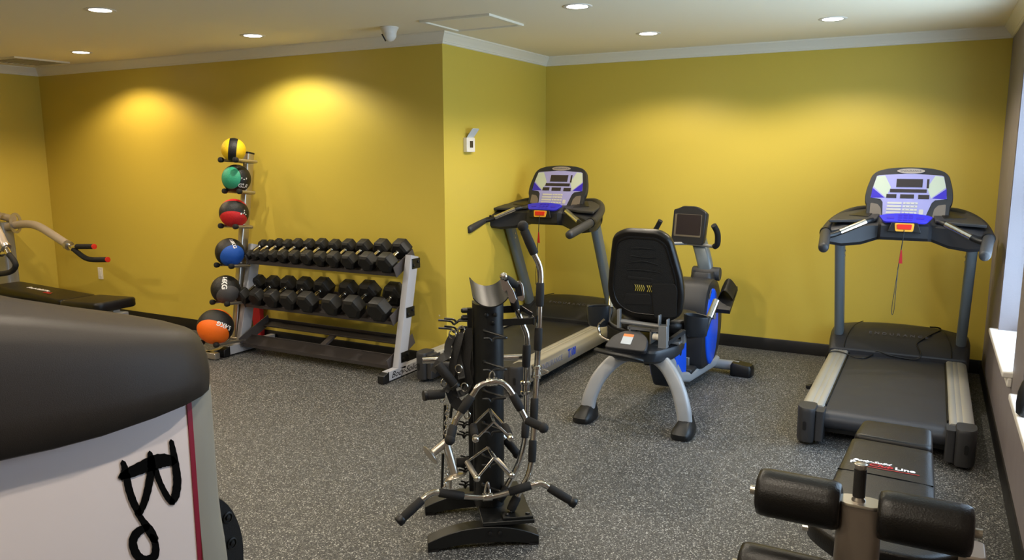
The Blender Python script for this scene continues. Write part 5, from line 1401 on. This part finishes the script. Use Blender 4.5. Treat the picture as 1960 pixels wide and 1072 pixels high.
# ------------------------------------------------------------------ weight machine close to the camera
t = thing('weight_machine', 'tall shrouded weight machine with white logo panel filling the near left', 'weight machine', (1.3, -5.7, 0))
ST = [(-6.90, 1.62, 1.02, 1.36), (-6.40, 1.625, 1.04, 1.385), (-6.05, 1.625, 1.04, 1.37), (-5.85, 1.625, 1.03, 1.335), (-5.69, 1.625, 1.019, 1.30), (-5.58, 1.625, 1.006, 1.272), (-5.48, 1.627, 1.0, 1.243), (-5.35, 1.625, 1.0, 1.208),
      (-5.26, 1.611, 1.0, 1.186), (-5.20, 1.590, 1.0, 1.170), (-5.155, 1.562, 1.0, 1.158), (-5.125, 1.530, 1.003, 1.140), (-5.108, 1.49, 1.012, 1.115), (-5.10, 1.44, 1.03, 1.08)]
lo = []
for y, xb, zb, zr in ST:
    h = zr - zb
    e = 0.06
    L = [V((1.05, y, zb)), V((xb - 0.012, y, zb)), V((xb, y, zb + 0.006)), V((xb + 0.004, y, zb + h * 0.3)), V((xb - 0.002, y, zb + h * 0.6)), V((xb - 0.014, y, zb + h * 0.8)), V((xb - 0.030, y, zb + h * 0.92)), V((xb - 0.05, y, zb + h * 0.985)),
         V((xb - 0.075, y, zr + 0.003)), V((xb - 0.16, y, zr + 0.010 + max(0, -5.15 - y) * 0.04)), V((xb - 0.28, y, zr + 0.012 + max(0, -5.15 - y) * 0.06)), V((1.15, y, zr - 0.02)), V((1.05, y, zr - 0.1))]
    lo.append(L)
b = MB(); b.loft(lo); b.build('shroud', 'shroud', t, world=True, angle=65)
XSH = 1.572
b = MB(); b.span((XSH - 0.02, -6.85, 0.10), (XSH, -5.232, 1.03)); b.build('logo_panel', 'shield', t, world=True)
b = MB(); b.span((XSH - 0.018, -5.232, 0.10), (XSH + 0.003, -5.219, 1.03)); b.build('edge_stripe', 'maroon', t, world=True)
b = MB()
P = [(XSH - 0.02, -5.219), (XSH + 0.002, -5.219), (XSH + 0.002, -5.19), (1.562, -5.155), (1.540, -5.130), (1.50, -5.118), (1.40, -5.115), (1.12, -5.115), (1.12, -5.15), (1.50, -5.15)]
def bulge(z): return 0.006 * math.exp(-((z - 0.52) / 0.12) ** 2)
b.loft([[V((x + bulge(z), y + (bulge(z) * 2 if y > -5.2 else 0), z)) for x, y in P] for z in [0.05 + 0.06 * k for k in range(17)]])
b.build('frame_upright', 'shield_frame', t, world=True, angle=50)
b = MB(); b.span((1.10, -6.85, 0.0), (1.56, -5.16, 0.06)); b.span((1.08, -6.80, 0.06), (1.12, -5.18, 1.02)); b.build('base_frame', 'shield_frame', t, world=True, bevel=0.006)
# brush lettering, turned on its side
def brush(paths):
    b = MB()
    for path in paths:
        P = [V((x / 2.094, 560 + y / 2.094, 0)) for x, y, w in path]
        Wd = [w / 2.094 / 2 * 1.25 for x, y, w in path]
        # resample smoothly
        Q = smoothpath(P, 5); n = len(Q); m = len(P)
        L = []; R_ = []
        for i, q in enumerate(Q):
            f = i / (n - 1) * (m - 1); k = min(int(f), m - 2); w = Wd[k] + (Wd[k + 1] - Wd[k]) * (f - k)
            w *= 1 + 0.05 * math.sin(i * 2.3)
            d = (Q[min(i + 1, n - 1)] - Q[max(i - 1, 0)]).normalized()
            nrm = V((-d.y, d.x, 0))
            L.append(q + nrm * w); R_.append(q - nrm * w)
        a = Q[0] - (Q[1] - Q[0]).normalized() * Wd[0]; z = Q[-1] + (Q[-1] - Q[-2]).normalized() * Wd[-1]
        poly = [a] + L + [z] + list(reversed(R_))
        pl = lambda q: at(q.x, q.y, x=XSH + 0.002)
        N = len(L)
        vs = []
        for off in (0.0, 0.0012):
            vs += [pl(q) + V((off, 0, 0)) for q in L] + [pl(q) + V((off, 0, 0)) for q in R_] + [pl(a) + V((off, 0, 0)), pl(z) + V((off, 0, 0))]
        S_ = 2 * N + 2
        fs = []
        for o_ in (0, S_):
            for k in range(N - 1): fs.append((o_ + k, o_ + k + 1, o_ + N + k + 1, o_ + N + k))
            fs.append((o_ + 2 * N, o_, o_ + N)); fs.append((o_ + 2 * N + 1, o_ + N - 1, o_ + 2 * N - 1))
        for k in range(N - 1):
            fs.append((k, k + 1, S_ + k + 1, S_ + k)); fs.append((N + k, N + k + 1, S_ + N + k + 1, S_ + N + k))
        b.add(vs, fs)
    return b
br = brush([
    [(686, 596, 14), (694, 640, 20), (704, 700, 24), (710, 760, 26), (702, 815, 26), (688, 840, 20)],
    [(690, 842, 20), (668, 815, 20), (642, 765, 18), (622, 712, 20)],
    [(484, 738, 20), (520, 722, 34), (570, 700, 40), (620, 680, 48), (660, 672, 42), (692, 676, 30)],
    [(492, 680, 16), (500, 710, 22), (490, 742, 20)],
    [(600, 642, 14), (604, 670, 24), (606, 700, 28)],
    [(506, 728, 22), (514, 780, 24), (532, 835, 24), (554, 880, 22)],
    [(606, 710, 24), (594, 780, 24), (578, 840, 22), (558, 885, 20)],
    [(548, 880, 18), (572, 915, 20), (600, 955, 30), (620, 992, 26)],
    [(590, 938, 20), (550, 962, 28), (532, 1000, 26), (546, 1048, 28), (580, 1072, 28), (618, 1056, 26), (622, 1010, 22), (606, 975, 18)]])
br.build('brush_lettering', 'ink', t, world=True)
# cam plate beside the machine
c = V((1.45, -5.135, 0.47))
el = [(math.cos(2 * PI * k / 40) * 0.155, math.sin(2 * PI * k / 40) * 0.215) for k in range(40)]
Xc = frame(c, EY, EZ)
b = MB(); b.loft([[V((x * k, y * k, z)) for x, y in el] for z, k in ((-0.02, 0.97), (-0.015, 1.0), (0.0, 1.0), (0.004, 0.985))], X=Xc); cam_ = b.build('cam_plate', 'black', t, world=True, angle=50)
for u, v in ((436, 991), (444, 1040)):
    q = at(u, v, x=1.455)
    b = MB(); b.lathe([(0.017, 0), (0.017, 0.003), (0.013, 0.004), (0.013, 0.001), (0.007, 0.001), (0.007, 0.005), (0.001, 0.006)], q - V((0.001, 0, 0)), EX, 18); b.build('bolt', 'steel_black', t, world=True, angle=40)
b = MB(); b.bar((1.45, -5.135, 0.03), (1.45, -5.135, 0.28), 0.05, 0.03, up=(0, 1, 0)); b.build('cam_support', 'steel_black', t, world=True)

# ------------------------------------------------------------------ odds and ends
c = at(1962, 797, z=SILL)
t = thing('item', 'black rounded bottle standing on the nearer white window sill', 'item', (c.x + 0.0, c.y, SILL))  # unidentified black item, given a generic capped shape
b = MB(); b.lathe([(0.001, 0), (0.022, 0.001), (0.033, 0.012), (0.036, 0.05), (0.033, 0.10), (0.022, 0.14), (0.014, 0.155), (0.001, 0.155)], n=24); b.build('item_body', 'black', t, angle=60)
b = MB(); b.lathe([(0.0155, 0.155), (0.0155, 0.175), (0.001, 0.176)], n=20); b.build('item_cap', 'paper', t)
